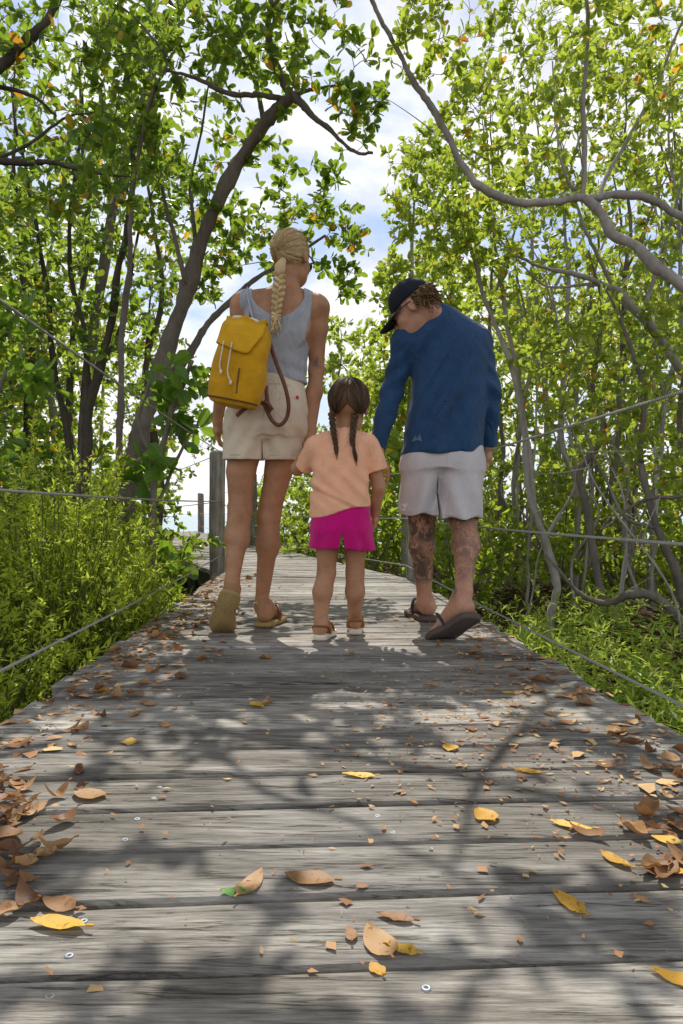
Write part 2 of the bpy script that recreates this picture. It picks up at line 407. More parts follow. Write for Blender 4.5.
# ================================================================ figures: smooth distance fields meshed into one surface
def vnoise(X, Y, Z, s, seed=0):
    """cheap smooth 3-D noise in -1..1 from rotated sines"""
    r = np.random.default_rng(seed); o = 0
    for k in range(5):
        d = r.normal(size=3); d /= np.linalg.norm(d); ph = r.uniform(0, 6.28)
        o = o + np.sin((X * d[0] + Y * d[1] + Z * d[2]) * s * r.uniform(.7, 1.5) + ph)
    return o / 2.6
class Field:
    def __init__(s, lo, hi, h):
        s.h = h; s.lo = np.array(lo, float)
        s.n = np.ceil((np.array(hi) - s.lo) / h).astype(int) + 1
        s.F = np.full(s.n, .08, np.float32)
    def ax(s, a=(0, 0, 0), b=None):
        b = s.n if b is None else b
        g = [s.lo[i] + np.arange(a[i], b[i]) * s.h for i in range(3)]
        return g[0][:, None, None], g[1][None, :, None], g[2][None, None, :]
    def add(s, prim, k=.02, sub=False):
        fn, lo, hi = prim
        m = k + .085
        a = np.clip(np.floor((np.array(lo) - m - s.lo) / s.h).astype(int), 0, s.n)
        b = np.clip(np.ceil((np.array(hi) + m - s.lo) / s.h).astype(int) + 1, 0, s.n)
        if (b <= a).any(): return s
        X, Y, Z = s.ax(a, b)
        d = fn(X, Y, Z)
        sl = tuple(slice(a[i], b[i]) for i in range(3))
        f = s.F[sl]
        if sub:
            d = -d; h = np.clip(.5 - .5 * (f - d) / k, 0, 1) if k > 0 else None
            s.F[sl] = np.maximum(f, d) if k <= 0 else (f + (d - f) * h + k * h * (1 - h))
        elif k <= 0: s.F[sl] = np.minimum(f, d)
        else:
            h = np.clip(.5 + .5 * (f - d) / k, 0, 1)
            s.F[sl] = f + (d - f) * h - k * h * (1 - h)
        return s
    def copy(s):
        o = Field.__new__(Field); o.h = s.h; o.lo = s.lo; o.n = s.n; o.F = s.F.copy(); return o
    def mesh(s):
        F = s.F; ins = F < 0; n = s.n
        c = np.zeros(n - 1, np.uint8)
        for i in (0, 1):
            for j in (0, 1):
                for k in (0, 1):
                    c += ins[i:n[0] - 1 + i, j:n[1] - 1 + j, k:n[2] - 1 + k]
        I, J, K = np.nonzero((c > 0) & (c < 8))
        idx = np.full(n - 1, -1, np.int32); idx[I, J, K] = np.arange(len(I))
        acc = np.zeros((len(I), 3)); cnt = np.zeros(len(I))
        for axis in range(3):
            o1, o2 = [a for a in range(3) if a != axis]
            for p in (0, 1):
                for q in (0, 1):
                    off = [0, 0, 0]; off[o1] = p; off[o2] = q
                    f0 = F[I + off[0], J + off[1], K + off[2]]
                    e = off.copy(); e[axis] = 1
                    f1 = F[I + e[0], J + e[1], K + e[2]]
                    cr = (f0 < 0) != (f1 < 0)
                    t = np.where(cr, f0 / np.where(f0 == f1, 1, f0 - f1), 0)
                    pt = np.zeros((len(I), 3)); pt[:, o1] = p; pt[:, o2] = q; pt[:, axis] = t
                    acc[cr] += pt[cr]; cnt[cr] += 1
        V = (np.stack([I, J, K], 1) + acc / cnt[:, None]) * s.h + s.lo
        quads = []
        for axis in range(3):
            o1, o2 = (axis + 1) % 3, (axis + 2) % 3
            sl0 = [slice(None)] * 3; sl1 = [slice(None)] * 3
            sl0[axis] = slice(0, n[axis] - 1); sl1[axis] = slice(1, n[axis])
            for a in (o1, o2):
                sl0[a] = slice(1, n[a] - 1); sl1[a] = slice(1, n[a] - 1)
            A = ins[tuple(sl0)]; B = ins[tuple(sl1)]
            for flip, msk in ((False, A & ~B), (True, ~A & B)):
                P = np.stack(np.nonzero(msk), 1)
                if not len(P): continue
                P[:, o1] += 1; P[:, o2] += 1
                def cell(d1, d2):
                    q = P.copy(); q[:, o1] += d1; q[:, o2] += d2
                    return idx[q[:, 0], q[:, 1], q[:, 2]]
                Q = np.stack([cell(-1, -1), cell(0, -1), cell(0, 0), cell(-1, 0)], 1)
                quads.append(Q[:, ::-1] if flip else Q)
        Q = np.concatenate(quads)
        return V, Q
def unit(v): v = np.asarray(v, float); return v / np.linalg.norm(v)
def bb(pts, r): P = np.array([tuple(p) for p in pts], float); return P.min(0) - r, P.max(0) + r
def cone(a, b, r1, r2, w=None, s=1.0):
    """tapered capsule a->b; along direction w its section is s times as wide"""
    a = np.array(tuple(a), float); b = np.array(tuple(b), float)
    if w is not None:
        w = unit(w); q = 1 / s - 1
    def fn(X, Y, Z):
        px, py, pz = X - a[0], Y - a[1], Z - a[2]
        e = b - a
        if w is not None:
            dt = (px * w[0] + py * w[1] + pz * w[2]) * q
            px = px + dt * w[0]; py = py + dt * w[1]; pz = pz + dt * w[2]
            e = e + w * (e.dot(w) * q)
        h = np.clip((px * e[0] + py * e[1] + pz * e[2]) / max(e.dot(e), 1e-12), 0, 1)
        d = np.sqrt((px - h * e[0]) ** 2 + (py - h * e[1]) ** 2 + (pz - h * e[2]) ** 2) - (r1 + (r2 - r1) * h)
        return d * (min(s, 1) if w is not None else 1)
    lo, hi = bb([a, b], max(r1, r2) * max(1, s)); return fn, lo, hi
def ell(c, r, M=None):
    """ellipsoid, radii along the columns of M"""
    c = np.array(tuple(c), float); r = np.array(r, float); Mt = np.eye(3) if M is None else np.array(M)
    def fn(X, Y, Z):
        p = (X - c[0], Y - c[1], Z - c[2])
        l = [p[0] * Mt[0, i] + p[1] * Mt[1, i] + p[2] * Mt[2, i] for i in range(3)]
        k0 = np.sqrt(sum((l[i] / r[i]) ** 2 for i in range(3)))
        k1 = np.sqrt(sum((l[i] / r[i] ** 2) ** 2 for i in range(3)))
        return k0 * (k0 - 1) / np.maximum(k1, 1e-6)
    return fn, c - r.max(), c + r.max()
def loft(secs, p=2.3, yaw=0.0, grow=0.0, cap=0.03):
    """stack of rounded sections (z, cx, cy, half width, half depth)"""
    S = np.array(sorted(secs), float); z = S[:, 0]
    zz = np.linspace(z[0], z[-1], 160)
    def pch(v):                                     # smooth interpolation
        y = np.interp(zz, z, v); k = np.hanning(17); k /= k.sum()
        return np.convolve(np.pad(y, 8, mode='reflect', reflect_type='odd'), k, 'valid')
    T = [pch(S[:, i]) for i in range(1, 5)]
    cy_, sy_ = math.cos(yaw), math.sin(yaw)
    def fn(X, Y, Z):
        cx, cy, a, b = [np.interp(Z, zz, t) for t in T]
        a = a + grow; b = b + grow
        x = X - cx; y = Y - cy
        u = x * cy_ + y * sy_; v = -x * sy_ + y * cy_
        g = (np.abs(u / a) ** p + np.abs(v / b) ** p) ** (1 / p)
        d = (g - 1) * np.minimum(a, b) * .93
        over = np.maximum(Z - z[-1], z[0] - Z)
        c = np.maximum(over, 0)
        return np.where(c > 0, np.sqrt(np.maximum(d, 0) ** 2 + c ** 2) + np.minimum(d, 0) * 0, np.maximum(d, over))
    m = max(S[:, 3].max(), S[:, 4].max()) + grow
    return fn, np.array([S[:, 1].min() - m, S[:, 2].min() - m, z[0]]), np.array([S[:, 1].max() + m, S[:, 2].max() + m, z[-1]])
def poly2(U, V, P):
    """signed distance to a polygon (negative inside)"""
    P = np.array(P, float); n = len(P)
    d = np.full(np.broadcast(U, V).shape, 1e9); ins = np.zeros(d.shape, bool)
    for i in range(n):
        a, b = P[i], P[(i + 1) % n]; e = b - a
        wx, wy = U - a[0], V - a[1]
        h = np.clip((wx * e[0] + wy * e[1]) / e.dot(e), 0, 1)
        d = np.minimum(d, (wx - h * e[0]) ** 2 + (wy - h * e[1]) ** 2)
        c = ((a[1] <= V) & (b[1] > V)) | ((b[1] <= V) & (a[1] > V))
        xi = a[0] + (V - a[1]) / (e[1] if abs(e[1]) > 1e-9 else 1e-9) * e[0]
        ins ^= c & (U < xi)
    d = np.sqrt(d); return np.where(ins, -d, d)
def frame(fwd, up):
    """columns right, forward, up"""
    f = unit(fwd); u = np.asarray(up, float); u = unit(u - f * u.dot(f)); r = np.cross(f, u)
    return np.stack([r, f, u], 1)

def add_head(F, C, M, s=1.0, child=False):
    C = np.array(tuple(C), float)
    L = lambda x, y, z: C + M @ (np.array([x, y, z]) * s)
    E = lambda c, r, k: F.add(ell(L(*c), np.array(r) * s, M), k * s)
    E((0, -.016, .030), (.076, .094, .086), .02)          # cranium
    E((0, .028, -.030), (.060, .066, .082), .03)          # face
    E((0, .058, -.082), (.026, .026, .022), .03)          # chin
    E((0, .030, -.075), (.050, .050, .030), .03)          # jaw
    E((0, .083, .012), (.045, .016, .012), .02)           # brow
    E((.034, .062, -.028), (.022, .022, .020), .025); E((-.034, .062, -.028), (.022, .022, .020), .025)
    for sx in (-1, 1):
        F.add(ell(L(.030 * sx, .094, -.004), np.array([.016, .014, .011]) * s, M), .012 * s, sub=True)
        E((.030 * sx, .078, -.004), (.0125, .0125, .0115), .002)
        F.add(cone(L(.018 * sx, .088, -.000), L(.042 * sx, .082, -.001), .004 * s, .003 * s), .004 * s)
        E((.077 * sx, -.008, -.010), (.010, .020, .032), .008)    # ear
        F.add(ell(L(.088 * sx, -.004, -.008), np.array([.007, .010, .017]) * s, M), .006 * s, sub=True)
        E((.008 * sx, .100, -.042), (.009, .009, .007), .008)     # nostril wing
    F.add(cone(L(0, .090, .004), L(0, .108, -.038), .008 * s, .012 * s), .012 * s)
    F.add(cone(L(-.020, .086, -.060), L(.020, .086, -.060), .006 * s, .006 * s), .006 * s)
    F.add(cone(L(-.018, .085, -.069), L(.018, .085, -.069), .007 * s, .007 * s), .005 * s)
    F.add(cone(L(-.022, .097, -.0645), L(.022, .097, -.0645), .0025 * s, .0025 * s), .003 * s, sub=True)
    return L
def add_hand(F, wr, fwd, palm, side, s=1.0, curl=.35, spread=.12):
    """wrist, finger direction, palm normal, thumb side"""
    wr = np.array(tuple(wr), float); f = unit(fwd); n = np.asarray(palm, float); n = unit(n - f * n.dot(f)); t = np.cross(n, f)
    if t.dot(np.asarray(side, float)) < 0: t = -t
    P = lambda a, b, c: wr + (f * a + t * b + n * c) * s
    F.add(cone(P(.005, 0, 0), P(.045, .004, 0), .020 * s, .022 * s, t, 1.45), .014 * s)
    F.add(cone(P(.045, .004, 0), P(.082, .004, .002), .016 * s, .0135 * s, t, 2.3), .012 * s)
    F.add(cone(P(.025, .022, .010), P(.050, .030, .014), .015 * s, .012 * s), .012 * s)
    for i, (b, ln, r) in enumerate(((.031, .071, .0088), (.011, .079, .0090), (-.009, .073, .0086), (-.027, .056, .0076))):
        p = P(.082, b, .002); a = curl * .7; sp = (b - .004) * spread / .03
        for j, q in enumerate((.44, .32, .24)):
            d = unit(f * math.cos(a) + n * math.sin(a) + t * sp)
            e = p + d * ln * q * s
            F.add(cone(p, e, r * s * (1 - .08 * j), r * s * (.92 - .08 * j)), .0035 * s)
            p = e; a += curl * (1.1 if j == 0 else .8)
    p = P(.028, .030, .010)
    for d, ln, r in (((.72, .62, .25), .046, .0115), ((.88, .30, .35), .033, .0098), ((.93, .08, .35), .026, .0088)):
        e = p + unit(f * d[0] + t * d[1] + n * d[2]) * ln * s
        F.add(cone(p, e, r * s, r * s * .9), .005 * s); p = e
def add_foot(F, heel, M, s=1.0, inner=1):
    """heel point on the sole; columns right, toe direction, sole up; inner = +1 when the big toe is on the right"""
    H = np.array(tuple(heel), float)
    L = lambda x, y, z: H + M @ (np.array([x, y, z]) * s)
    r = M[:, 0]
    F.add(ell(L(0, .032, .030), np.array([.031, .036, .031]) * s, M), .02 * s)
    F.add(cone(L(0, .035, .035), L(.006 * inner, .13, .030), .030 * s, .028 * s, r, 1.05), .02 * s)
    F.add(cone(L(0, .055, .075), L(.006 * inner, .155, .030), .030 * s, .020 * s, r, 1.1), .025 * s)
    F.add(cone(L(.020 * inner, .165, .020), L(-.024 * inner, .150, .017), .021 * s, .017 * s), .02 * s)
    for i, (x, y0, ln, q) in enumerate(((.026, .180, .052, .0135), (.007, .182, .046, .0095), (-.007, .176, .041, .009), (-.020, .168, .036, .0085), (-.032, .158, .030, .008))):
        F.add(cone(L(x * inner, y0 - .02, .018), L(x * inner, y0 + ln - q, .012), q * s, q * s * .95), .005 * s)
    return L
SOLE = [(-.030, .0), (-.018, -.008), (0, -.011), (.018, -.008), (.030, .0), (.036, .02), (.037, .05), (.034, .09), (.038, .13), (.047, .17), (.049, .20), (.044, .235), (.032, .258), (.014, .268), (-.004, .264), (-.022, .250), (-.036, .225), (-.044, .19), (-.045, .16), (-.040, .12), (-.036, .08), (-.037, .04), (-.035, .015)]
def sole_outline(inner, s=1.0, ws=1.0):
    o = [(x * inner * s * ws, y * s) for x, y in SOLE]
    P = np.array(o + o[:1]); D = spline([(x, y, 0) for x, y in P], 70)[:-1]
    o = [(a, b) for a, b, c in D]
    return o if inner > 0 else o[::-1]
def mat4(H, M): 
    m = Matrix([list(M[i]) + [float(H[i])] for i in range(3)] + [[0, 0, 0, 1]]); return m
def flip_flop(root, heel, M, s, inner, sole_mat, strap_mat, th=.02):
    t = MB(); o = sole_outline(inner, s, 1.18)
    H = np.array(tuple(heel), float)
    m = mat4(H - M[:, 2] * th, M)
    # rounded rim: three slices
    n = len(o); rings = []
    for z, g in ((0, .985), (th * .25, 1.0), (th * .8, 1.0), (th, .975)):
        rings.append([(x * g, (y - .125 * s) * g + .125 * s, z) for x, y in o])
    v = np.array([p for r in rings for p in r]) @ M.T + np.array(m.translation)
    f = [tuple(range(n))[::-1], tuple(3 * n + i for i in range(n))]
    for k in range(3): f += [(k * n + i, k * n + (i + 1) % n, (k + 1) * n + (i + 1) % n, (k + 1) * n + i) for i in range(n)]
    t.add(v, f)
    so = t.build('sandal', sole_mat, root)
    L = lambda x, y, z: H + M @ (np.array([x * inner, y, z]) * s)
    b = MB()
    toe = L(.016, .195, .006)
    for sx, y0 in ((.045, .115), (-.043, .105)):
        b.tube(spline([L(sx, y0, -.004), L(sx * .93, y0 + .02, .030), L(sx * .55 + .006, y0 + .05, .058), L(.014, .178, .040), toe], 20), [.006, .009, .009, .006, .004], 8, flat=.5)
    st = b.build('strap', strap_mat, so)

    return so
def child_fix(parts, root):
    pass
def braid(mb, pts, w, r, turns, sub=3, tip=.35):
    """three interlaced strands along a curve, each a bundle of thinner locks"""
    C = spline(pts, 90); n = len(C)
    T = np.gradient(C, axis=0); T /= np.linalg.norm(T, axis=1)[:, None]
    sd = np.cross(T, (0, 1, 0)); sd /= np.linalg.norm(sd, axis=1)[:, None]
    bk = np.cross(sd, T)
    t = np.linspace(0, 1, n); taper = 1 - (1 - tip) * t ** 1.3
    for k in range(3):
        ph = 2 * math.pi * k / 3
        a = turns * 2 * math.pi * t + ph
        base = C + sd * (np.sin(a) * w * taper)[:, None] + bk * (np.sin(2 * a) * w * .48 * taper)[:, None]
        mb.tube(base, r * taper, 8)
        for j in range(sub):
            b = 2 * math.pi * (j / sub) + a * .5
            off = sd * (np.cos(b) * r * .62 * taper)[:, None] + bk * (np.sin(b) * r * .62 * taper)[:, None]
            mb.tube(base + off, r * .55 * taper, 6)
def strands(mb, C, M, rad, starts, anchor, n_jit=0, r=.002, lift=.0, seed=1):
    """locks that run over the scalp ellipsoid from each start direction to the anchor direction"""
    g = np.random.default_rng(seed); C = np.array(tuple(C), float)
    A = unit(anchor)
    for s in starts:
        s = unit(s); B = unit(A + g.normal(size=3) * .06)
        om = math.acos(np.clip(s.dot(B), -1, 1))
        if om < .1: continue
        t = np.linspace(0, 1, 14)
        P = (np.sin((1 - t) * om)[:, None] * s + np.sin(t * om)[:, None] * B) / math.sin(om)
        lf = 1 + lift * g.uniform(0, 1) + .012 * g.normal() + .015 * np.sin(t * math.pi)
        P = C + ((P * np.array(rad)) * np.atleast_1d(lf)[:, None]) @ M.T
        mb.tube(P, [r * .4, r * g.uniform(.7, 1.3), r], 5)

# ---- materials of skin, hair, cloth
def skin_mat(name, col, tattoo=False):
    m, nt, out = new_mat(name)
    v = coords(nt)
    n = noise(nt, 13, 6, .68, v); n2 = noise(nt, 160, 3, .6, v)
    c = ramp(nt, [(.25, tuple(x * y for x, y in zip(col, (.70, .60, .56)))), (.75, tuple(min(1, x * 1.2) for x in col))], n)
    if tattoo:
        at = nd(nt, 'ShaderNodeAttribute', attribute_name='ink')
        n3 = noise(nt, 11, 2, .5, v, 1.6); n4 = noise(nt, 24, 3, .55, v, .6); n5 = noise(nt, 8, 2, .5, v)
        def contour(f, k, w0, w1): return ramp(nt, [(0, (1, 1, 1)), (w0, (1, 1, 1)), (w1, (0, 0, 0))], math_n(nt, 'ABSOLUTE', math_n(nt, 'SINE', math_n(nt, 'MULTIPLY', f, k))))
        line = contour(n3, 30, .30, .55)
        sh = math_n(nt, 'MULTIPLY', ramp(nt, [(.40, (0, 0, 0)), (.52, (1, 1, 1))], n4), ramp(nt, [(.36, (.25, .25, .25)), (.48, (1, 1, 1))], n5))
        k = math_n(nt, 'MULTIPLY', math_n(nt, 'MAXIMUM', math_n(nt, 'MULTIPLY', line, .78), math_n(nt, 'MULTIPLY', sh, .80)), at.outputs['Fac'])
        c = mixc(nt, c, (.028, .034, .038), k)
    princ(nt, out, c, .5, .35, bump(nt, n2, .12, .003), sss=.12); return m
def hair_mat(name, stops):
    m, nt, out = new_mat(name)
    r = island(nt); n = noise(nt, 60, 3, .6, coords(nt, (1, 1, .2)))
    f = math_n(nt, 'ADD', math_n(nt, 'MULTIPLY', r, .7), math_n(nt, 'MULTIPLY', n, .3))
    p = princ(nt, out, ramp(nt, stops, f), .5, .22, bump(nt, noise(nt, 240, 3, .6, coords(nt, (1, 1, .12))), .5, .004)); return m
SK_W = skin_mat('skin_tan', (.42, .222, .118), True); SK_M = skin_mat('skin_man', (.48, .265, .165), True); SK_C = skin_mat('skin_child', (.45, .24, .13))
BLOND = hair_mat('blond_hair', [(0, (.30, .19, .08)), (.4, (.52, .37, .18)), (.75, (.70, .54, .30)), (1, (.80, .68, .45))])
BROWN = hair_mat('brown_hair', [(0, (.026, .015, .008)), (.5, (.065, .036, .019)), (1, (.17, .10, .048))])
MHAIR = hair_mat('light_brown_hair', [(0, (.05, .028, .012)), (.5, (.14, .08, .035)), (1, (.34, .22, .10))])
TANK = cloth_mat('grey_jersey', (.37, .375, .395), .08, .9, 700, .2, 30, .5, 1.2)
BEIGE = cloth_mat('beige_twill', (.68, .57, .43), .05, .9, 800, .15, 20, .3)
PEACH = cloth_mat('peach_cotton', (.90, .47, .28), .05, .9, 700, .2, 20, .45, -.6)
PINK = cloth_mat('magenta_cotton', (.56, .004, .17), .10, .9, 700, .2, 20, .25)
NAVY = cloth_mat('navy_jersey', (.017, .062, .148), .18, .58, 900, .1, 22, .55, .6)
LGREY = cloth_mat('pale_grey_twill', (.58, .55, .545), .06, .9, 800, .15, 18, .3)
CAPM = cloth_mat('dark_navy_twill', (.008, .012, .020), .15, .8, 900, .1, 30, .12)
CANVAS = cloth_mat('mustard_canvas', (.56, .29, .008), .16, .85, 600, .1, 16, .3)
FLAPM = cloth_mat('mustard_canvas_flap', (.64, .35, .012), .12, .85, 600, .1, 16, .3)
LEATHER = plain_mat('brown_leather', (.13, .045, .018), .5, .4, .25, 40)
CORDM = plain_mat('cream_cord', (.75, .68, .55), .8, .2, .08, 300, bumps=.5)
TANSOLE = plain_mat('tan_rubber', (.34, .24, .10), .85, .2, .18, 90, bumps=.5)
DKSOLE = plain_mat('brown_grey_rubber', (.105, .080, .068), .85, .25, .2, 120, bumps=.5)
STRAPD = plain_mat('dark_blue_strap', (.03, .05, .08), .7, .3)
TANLE = plain_mat('tan_leather', (.27, .12, .04), .6, .3, .2)
WHITER = plain_mat('cream_rubber', (.68, .60, .47), .8, .2)
SILVER = plain_mat('silver', (.7, .68, .62), .3, .5, metal=1.0)
GLASS = plain_mat('dark_lens', (.01, .01, .012), .08, .6)
WHITEP = plain_mat('white_print', (.8, .8, .8), .8, .2)
REDP = plain_mat('red_tag', (.45, .03, .02), .8, .2)
GREYP = plain_mat('grey_print', (.12, .16, .24), .8, .2)
np_ = lambda v: np.array(tuple(v), float)
def put(name, fld, mat, parent):
    V, Q = fld.mesh(); return mesh_obj(name, V, Q, mat, parent)
def shell(F, th):
    """hollow a garment: keep a skin of thickness th"""
    F.F = np.maximum(F.F, -(F.F + th)); return F

# ================================================================ WOMAN
def woman():
    root = tag(empty('person', W(268, 620, 2.95) * 1.0), 'woman with a long blond braid in a grey tank top and beige shorts', 'person')
    root.location.z = 0
    S = 237.0; Z = lambda py: EYE + (HY - py) / S; X = lambda px: (px - CX) / S
    lo, hi = (-.66, 2.55, -.02), (.02, 3.36, 1.72)
    h = .0045
    y0 = 2.95
    T = Field(lo, hi, h)                         # trunk
    secs = [(Z(440), X(265), 2.94, .140, .085), (Z(430), X(265), 2.935, .166, .112), (Z(412), X(266), 2.94, .163, .110), (Z(392), X(269), 2.95, .140, .095),
            (Z(374), X(272), 2.955, .122, .083), (Z(352), X(275), 2.955, .128, .090), (Z(335), X(277), 2.95, .138, .096), (Z(318), X(279), 2.945, .140, .090),
            (Z(304), X(280), 2.945, .128, .070), (Z(296), X(281), 2.945, .100, .055)]
    T.add(loft(secs, 2.2, R(-4)), .02)
    shL, shR = W(242, 305, 2.94), W(317, 308, 2.96)
    T.add(cone(shL, shR, .040, .040), .04)
    nb, nt_ = W(284, 298, 2.945), W(289, 266, 2.955)
    T.add(cone(nb, W(245, 303, 2.94), .050, .036), .05); T.add(cone(nb, W(314, 305, 2.955), .050, .036), .05)
    for sx, px in ((-1, 258), (1, 299)):         # shoulder blades
        T.add(ell(W(px, 324, 2.88), (.045, .018, .065)), .03)
    B = T.copy(); B.add(cone(nb, nt_, .046, .040), .035)
    Mh = frame((.42, .86, -.16), (.04, .18, 1))
    hc = W(291.5, 258.5, 2.965)
    add_head(B, hc, Mh, .92)
    # arms
    elR, wrR = W(316, 370, 3.0), W(310, 430, 2.95)
    B.add(cone(shR, W(317.5, 328, 2.975), .041, .037), .04); B.add(cone(W(317.5, 328, 2.975), elR, .037, .031), .03)
    B.add(cone(elR, W(314, 392, 2.98), .031, .032), .02); B.add(cone(W(314, 392, 2.98), wrR, .032, .0225), .02)
    add_hand(B, wrR, W(305, 460, 2.88) - wrR, (.15, .75, .1), (-1, .2, 0), .92, .75)
    elL, wrL = W(226, 372, 2.97), W(217, 421, 3.06)
    B.add(cone(shL, elL, .041, .031), .04); B.add(cone(elL, W(221, 392, 3.0), .031, .031), .02); B.add(cone(W(221, 392, 3.0), wrL, .031, .0225), .02)
    add_hand(B, wrL, W(217, 455, 3.1) - wrL, (.9, .1, 0), (.2, 1, .1), .92, .55)
    # legs
    hpL, hpR = W(247, 432, 2.93), W(284, 432, 2.95)
    kL, kR = W(239.5, 511, 2.92), W(268.5, 514, 2.99)
    aL, aR = W(231.5, 583, 2.735), W(260.5, 607, 3.0)
    for hp, k, a, mid, cf, w1, w2 in ((hpL, kL, aL, W(240.5, 472, 2.925), W(236.5, 538, 2.83), .060, .044), (hpR, kR, aR, W(277.8, 472, 2.97), W(267.5, 545, 2.975), .058, .043)):
        B.add(cone(hp, mid, .082, w1), .014); B.add(cone(mid, k, w1, .0465), .012)
        B.add(cone(k, cf, .0465, w2), .025); B.add(cone(cf, a, w2, .026), .03)
        B.add(cone(k.lerp(cf, .25) + Vector((0, -.012, 0)), cf + Vector((0, -.004, 0)), .034, .040), .03)
        B.add(cone(k + Vector((-.014, -.038, -.03)), k + Vector((-.012, -.038, .05)), .008, .009), .02); B.add(cone(k + Vector((.016, -.038, -.03)), k + Vector((.014, -.038, .05)), .008, .009), .02)
    hL = W(231, 590, 2.70) + Vector((.0, .0, -.005)); tL = W(221, 626, 2.83)
    ML = frame(tL - hL, (-.02, -.75, .62)) if False else frame(tL - hL, (.10, .82, .55))
    heR = G(262, 628); MR = frame((.22, 1, 0), (0, 0, 1)); heR.z = .022
    B.add(cone(aL, np_(hL) + ML @ np.array([0, .035, .045]), .026, .028), .02); add_foot(B, hL, ML, .92, 1)
    B.add(cone(aR, np_(heR) + MR @ np.array([0, .04, .045]), .026, .028), .02); add_foot(B, heR, MR, .92, -1)
    V, Q = B.mesh(); body = mesh_obj('body', V, Q, SK_W, root)
    q_ = W(316.5, 363, 2.97); ink = np.clip(1.6 - np.sqrt(((V[:, 0] - q_.x) / .020) ** 2 + ((V[:, 2] - q_.z) / .026) ** 2) * 1.2, 0, 1) * (V[:, 1] < q_.y) * .75
    at = body.data.attributes.new('ink', 'FLOAT', 'POINT'); at.data.foreach_set('value', ink.astype(np.float32))
    # ---- tank top
    K = T.copy(); Xg, Yg, Zg = K.ax()
    fold = .0022 * np.sin((Zg + .35 * Xg) * 95 + 1.5 * vnoise(Xg, Yg, Zg, 9, 3)) * np.clip((1.20 - Zg) / .16, 0, 1) + .0016 * vnoise(Xg, Yg, Zg, 26, 5) + .0025*np.sin((Xg*1.2-Zg*.5)*60+1)*np.clip((Zg-1.1)/.1,0,1)
    K.F = K.F - .007 + fold.astype(np.float32) - .006 * np.clip((1.16 - Zg) / .1, 0, 1).astype(np.float32)
    pol = [(X(304), Z(291)), (X(312.5), Z(294)), (X(310.5), Z(318)), (X(307.5), Z(334)), (X(305), Z(344)), (X(312), Z(352)), (X(325), Z(384)), (X(205), Z(384)), (X(243), Z(350)), (X(249), Z(342)), (X(245), Z(330)), (X(242), Z(310)), (X(241), Z(290)),
           (X(252), Z(290)), (X(254), Z(304)), (X(259), Z(312)), (X(270), Z(320)), (X(281), Z(324)), (X(293), Z(320)), (X(301), Z(312)), (X(305), Z(303))]
    K.F = np.maximum(K.F, (poly2(Xg, Zg, pol) - .002).astype(np.float32))
    put('tank_top', K, TANK, root)
    st = MB()                                     # thin brown under-strap
    ribbon(st, [W(250, 318, 2.853), W(251, 305, 2.873), W(252, 296, 2.903), W(253, 292, 2.94)], .014, .004, n=14)
    st.build('under_strap', LEATHER, root)
    # ---- shorts
    Sh = Field(lo, hi, h)
    Sh.add(loft([(Z(438), X(264.5), 2.94, .166, .112), (Z(430), X(264.5), 2.935, .176, .126), (Z(412), X(266), 2.935, .172, .124), (Z(394), X(269.5), 2.945, .152, .110), (Z(376), X(272), 2.95, .132, .097)], 2.4, R(-4)), .01)
    for hp, m, w, in ((W(247, 430, 2.93), W(241, 470, 2.925), 0), (W(283, 430, 2.95), W(284, 470, 2.965), 1)):
        Sh.add(cone(hp + Vector((0, -.006, 0)), m, .102, .096 if not w else .094, (1, 0, 0), .88), .025)
    Xg, Yg, Zg = Sh.ax()
    fl = .004 * vnoise(Xg, Yg, Zg, 16, 8) + .003 * np.sin((Zg * .7 + np.abs(Xg + .32) * 1.3) * 70 + 1.2 * vnoise(Xg, Yg, Zg, 8, 4)) * np.clip((.93 - Zg) / .1, 0, 1)
    Sh.F = (Sh.F + fl).astype(np.float32)
    Lg = T.copy()
    for hp, mid in ((hpL, W(241.5, 472, 2.925)), (hpR, W(276.5, 472, 2.97))): Lg.add(cone(hp, mid, .088, .067), .03)
    Sh.F = np.minimum(Sh.F, Lg.F - .005)
    gap = np.maximum(np.abs(Xg - X(263.5)) + .0005 - np.maximum(0, Z(440) - Zg) * .035, Zg - Z(440))
    Sh.F = np.maximum(Sh.F, -gap.astype(np.float32)); solid = Sh.F.copy()
    Sh.F = np.where(Zg < Z(448), np.maximum(Sh.F, -(Sh.F + .010)), Sh.F).astype(np.float32)
    zh = Z(460.5)
    Sh.F = np.maximum(Sh.F, np.maximum(zh + .04 * (Yg - 2.94) - Zg, Zg - Z(377)).astype(np.float32))
    sh = put('shorts', Sh, BEIGE, root)
    d = MB()                                      # seams, waistband edge, pocket lines
    bk = lambda px, py, o=.0: np.array([X(px), 2.94, Z(py)])
    def on_back(pts, fld, off=.001):
        out = []
        for px, py in pts:
            x, z = X(px), Z(py)
            i = int(round((x - fld.lo[0]) / fld.h)); k = int(round((z - fld.lo[2]) / fld.h))
            i = min(max(i, 0), fld.n[0] - 1); k = min(max(k, 0), fld.n[2] - 1)
            col = fld.F[i, :, k]; j = np.nonzero(col < 0)[0]
            y = fld.lo[1] + (j[0] - 1) * fld.h if len(j) else 2.85
            if len(j) and j[0] > 0: y += fld.h * col[j[0] - 1] / (col[j[0] - 1] - col[j[0]])
            out.append((x, y - off, z))
        return out
    MB().tube(spline(on_back([(252, 390), (262, 389), (276, 388.5), (290, 389), (302, 391)], Sh), 30), .0018, 5).build('seam', BEIGE, sh)
    MB().tube(spline(on_back([(272, 389), (270, 405), (267, 422), (264.5, 434)], Sh), 30), .0018, 5).build('seam', BEIGE, sh)
    MB().tube(spline(on_back([(281, 404), (291, 402), (300, 404)], Sh), 16), .0015, 5).build('seam', BEIGE, sh)
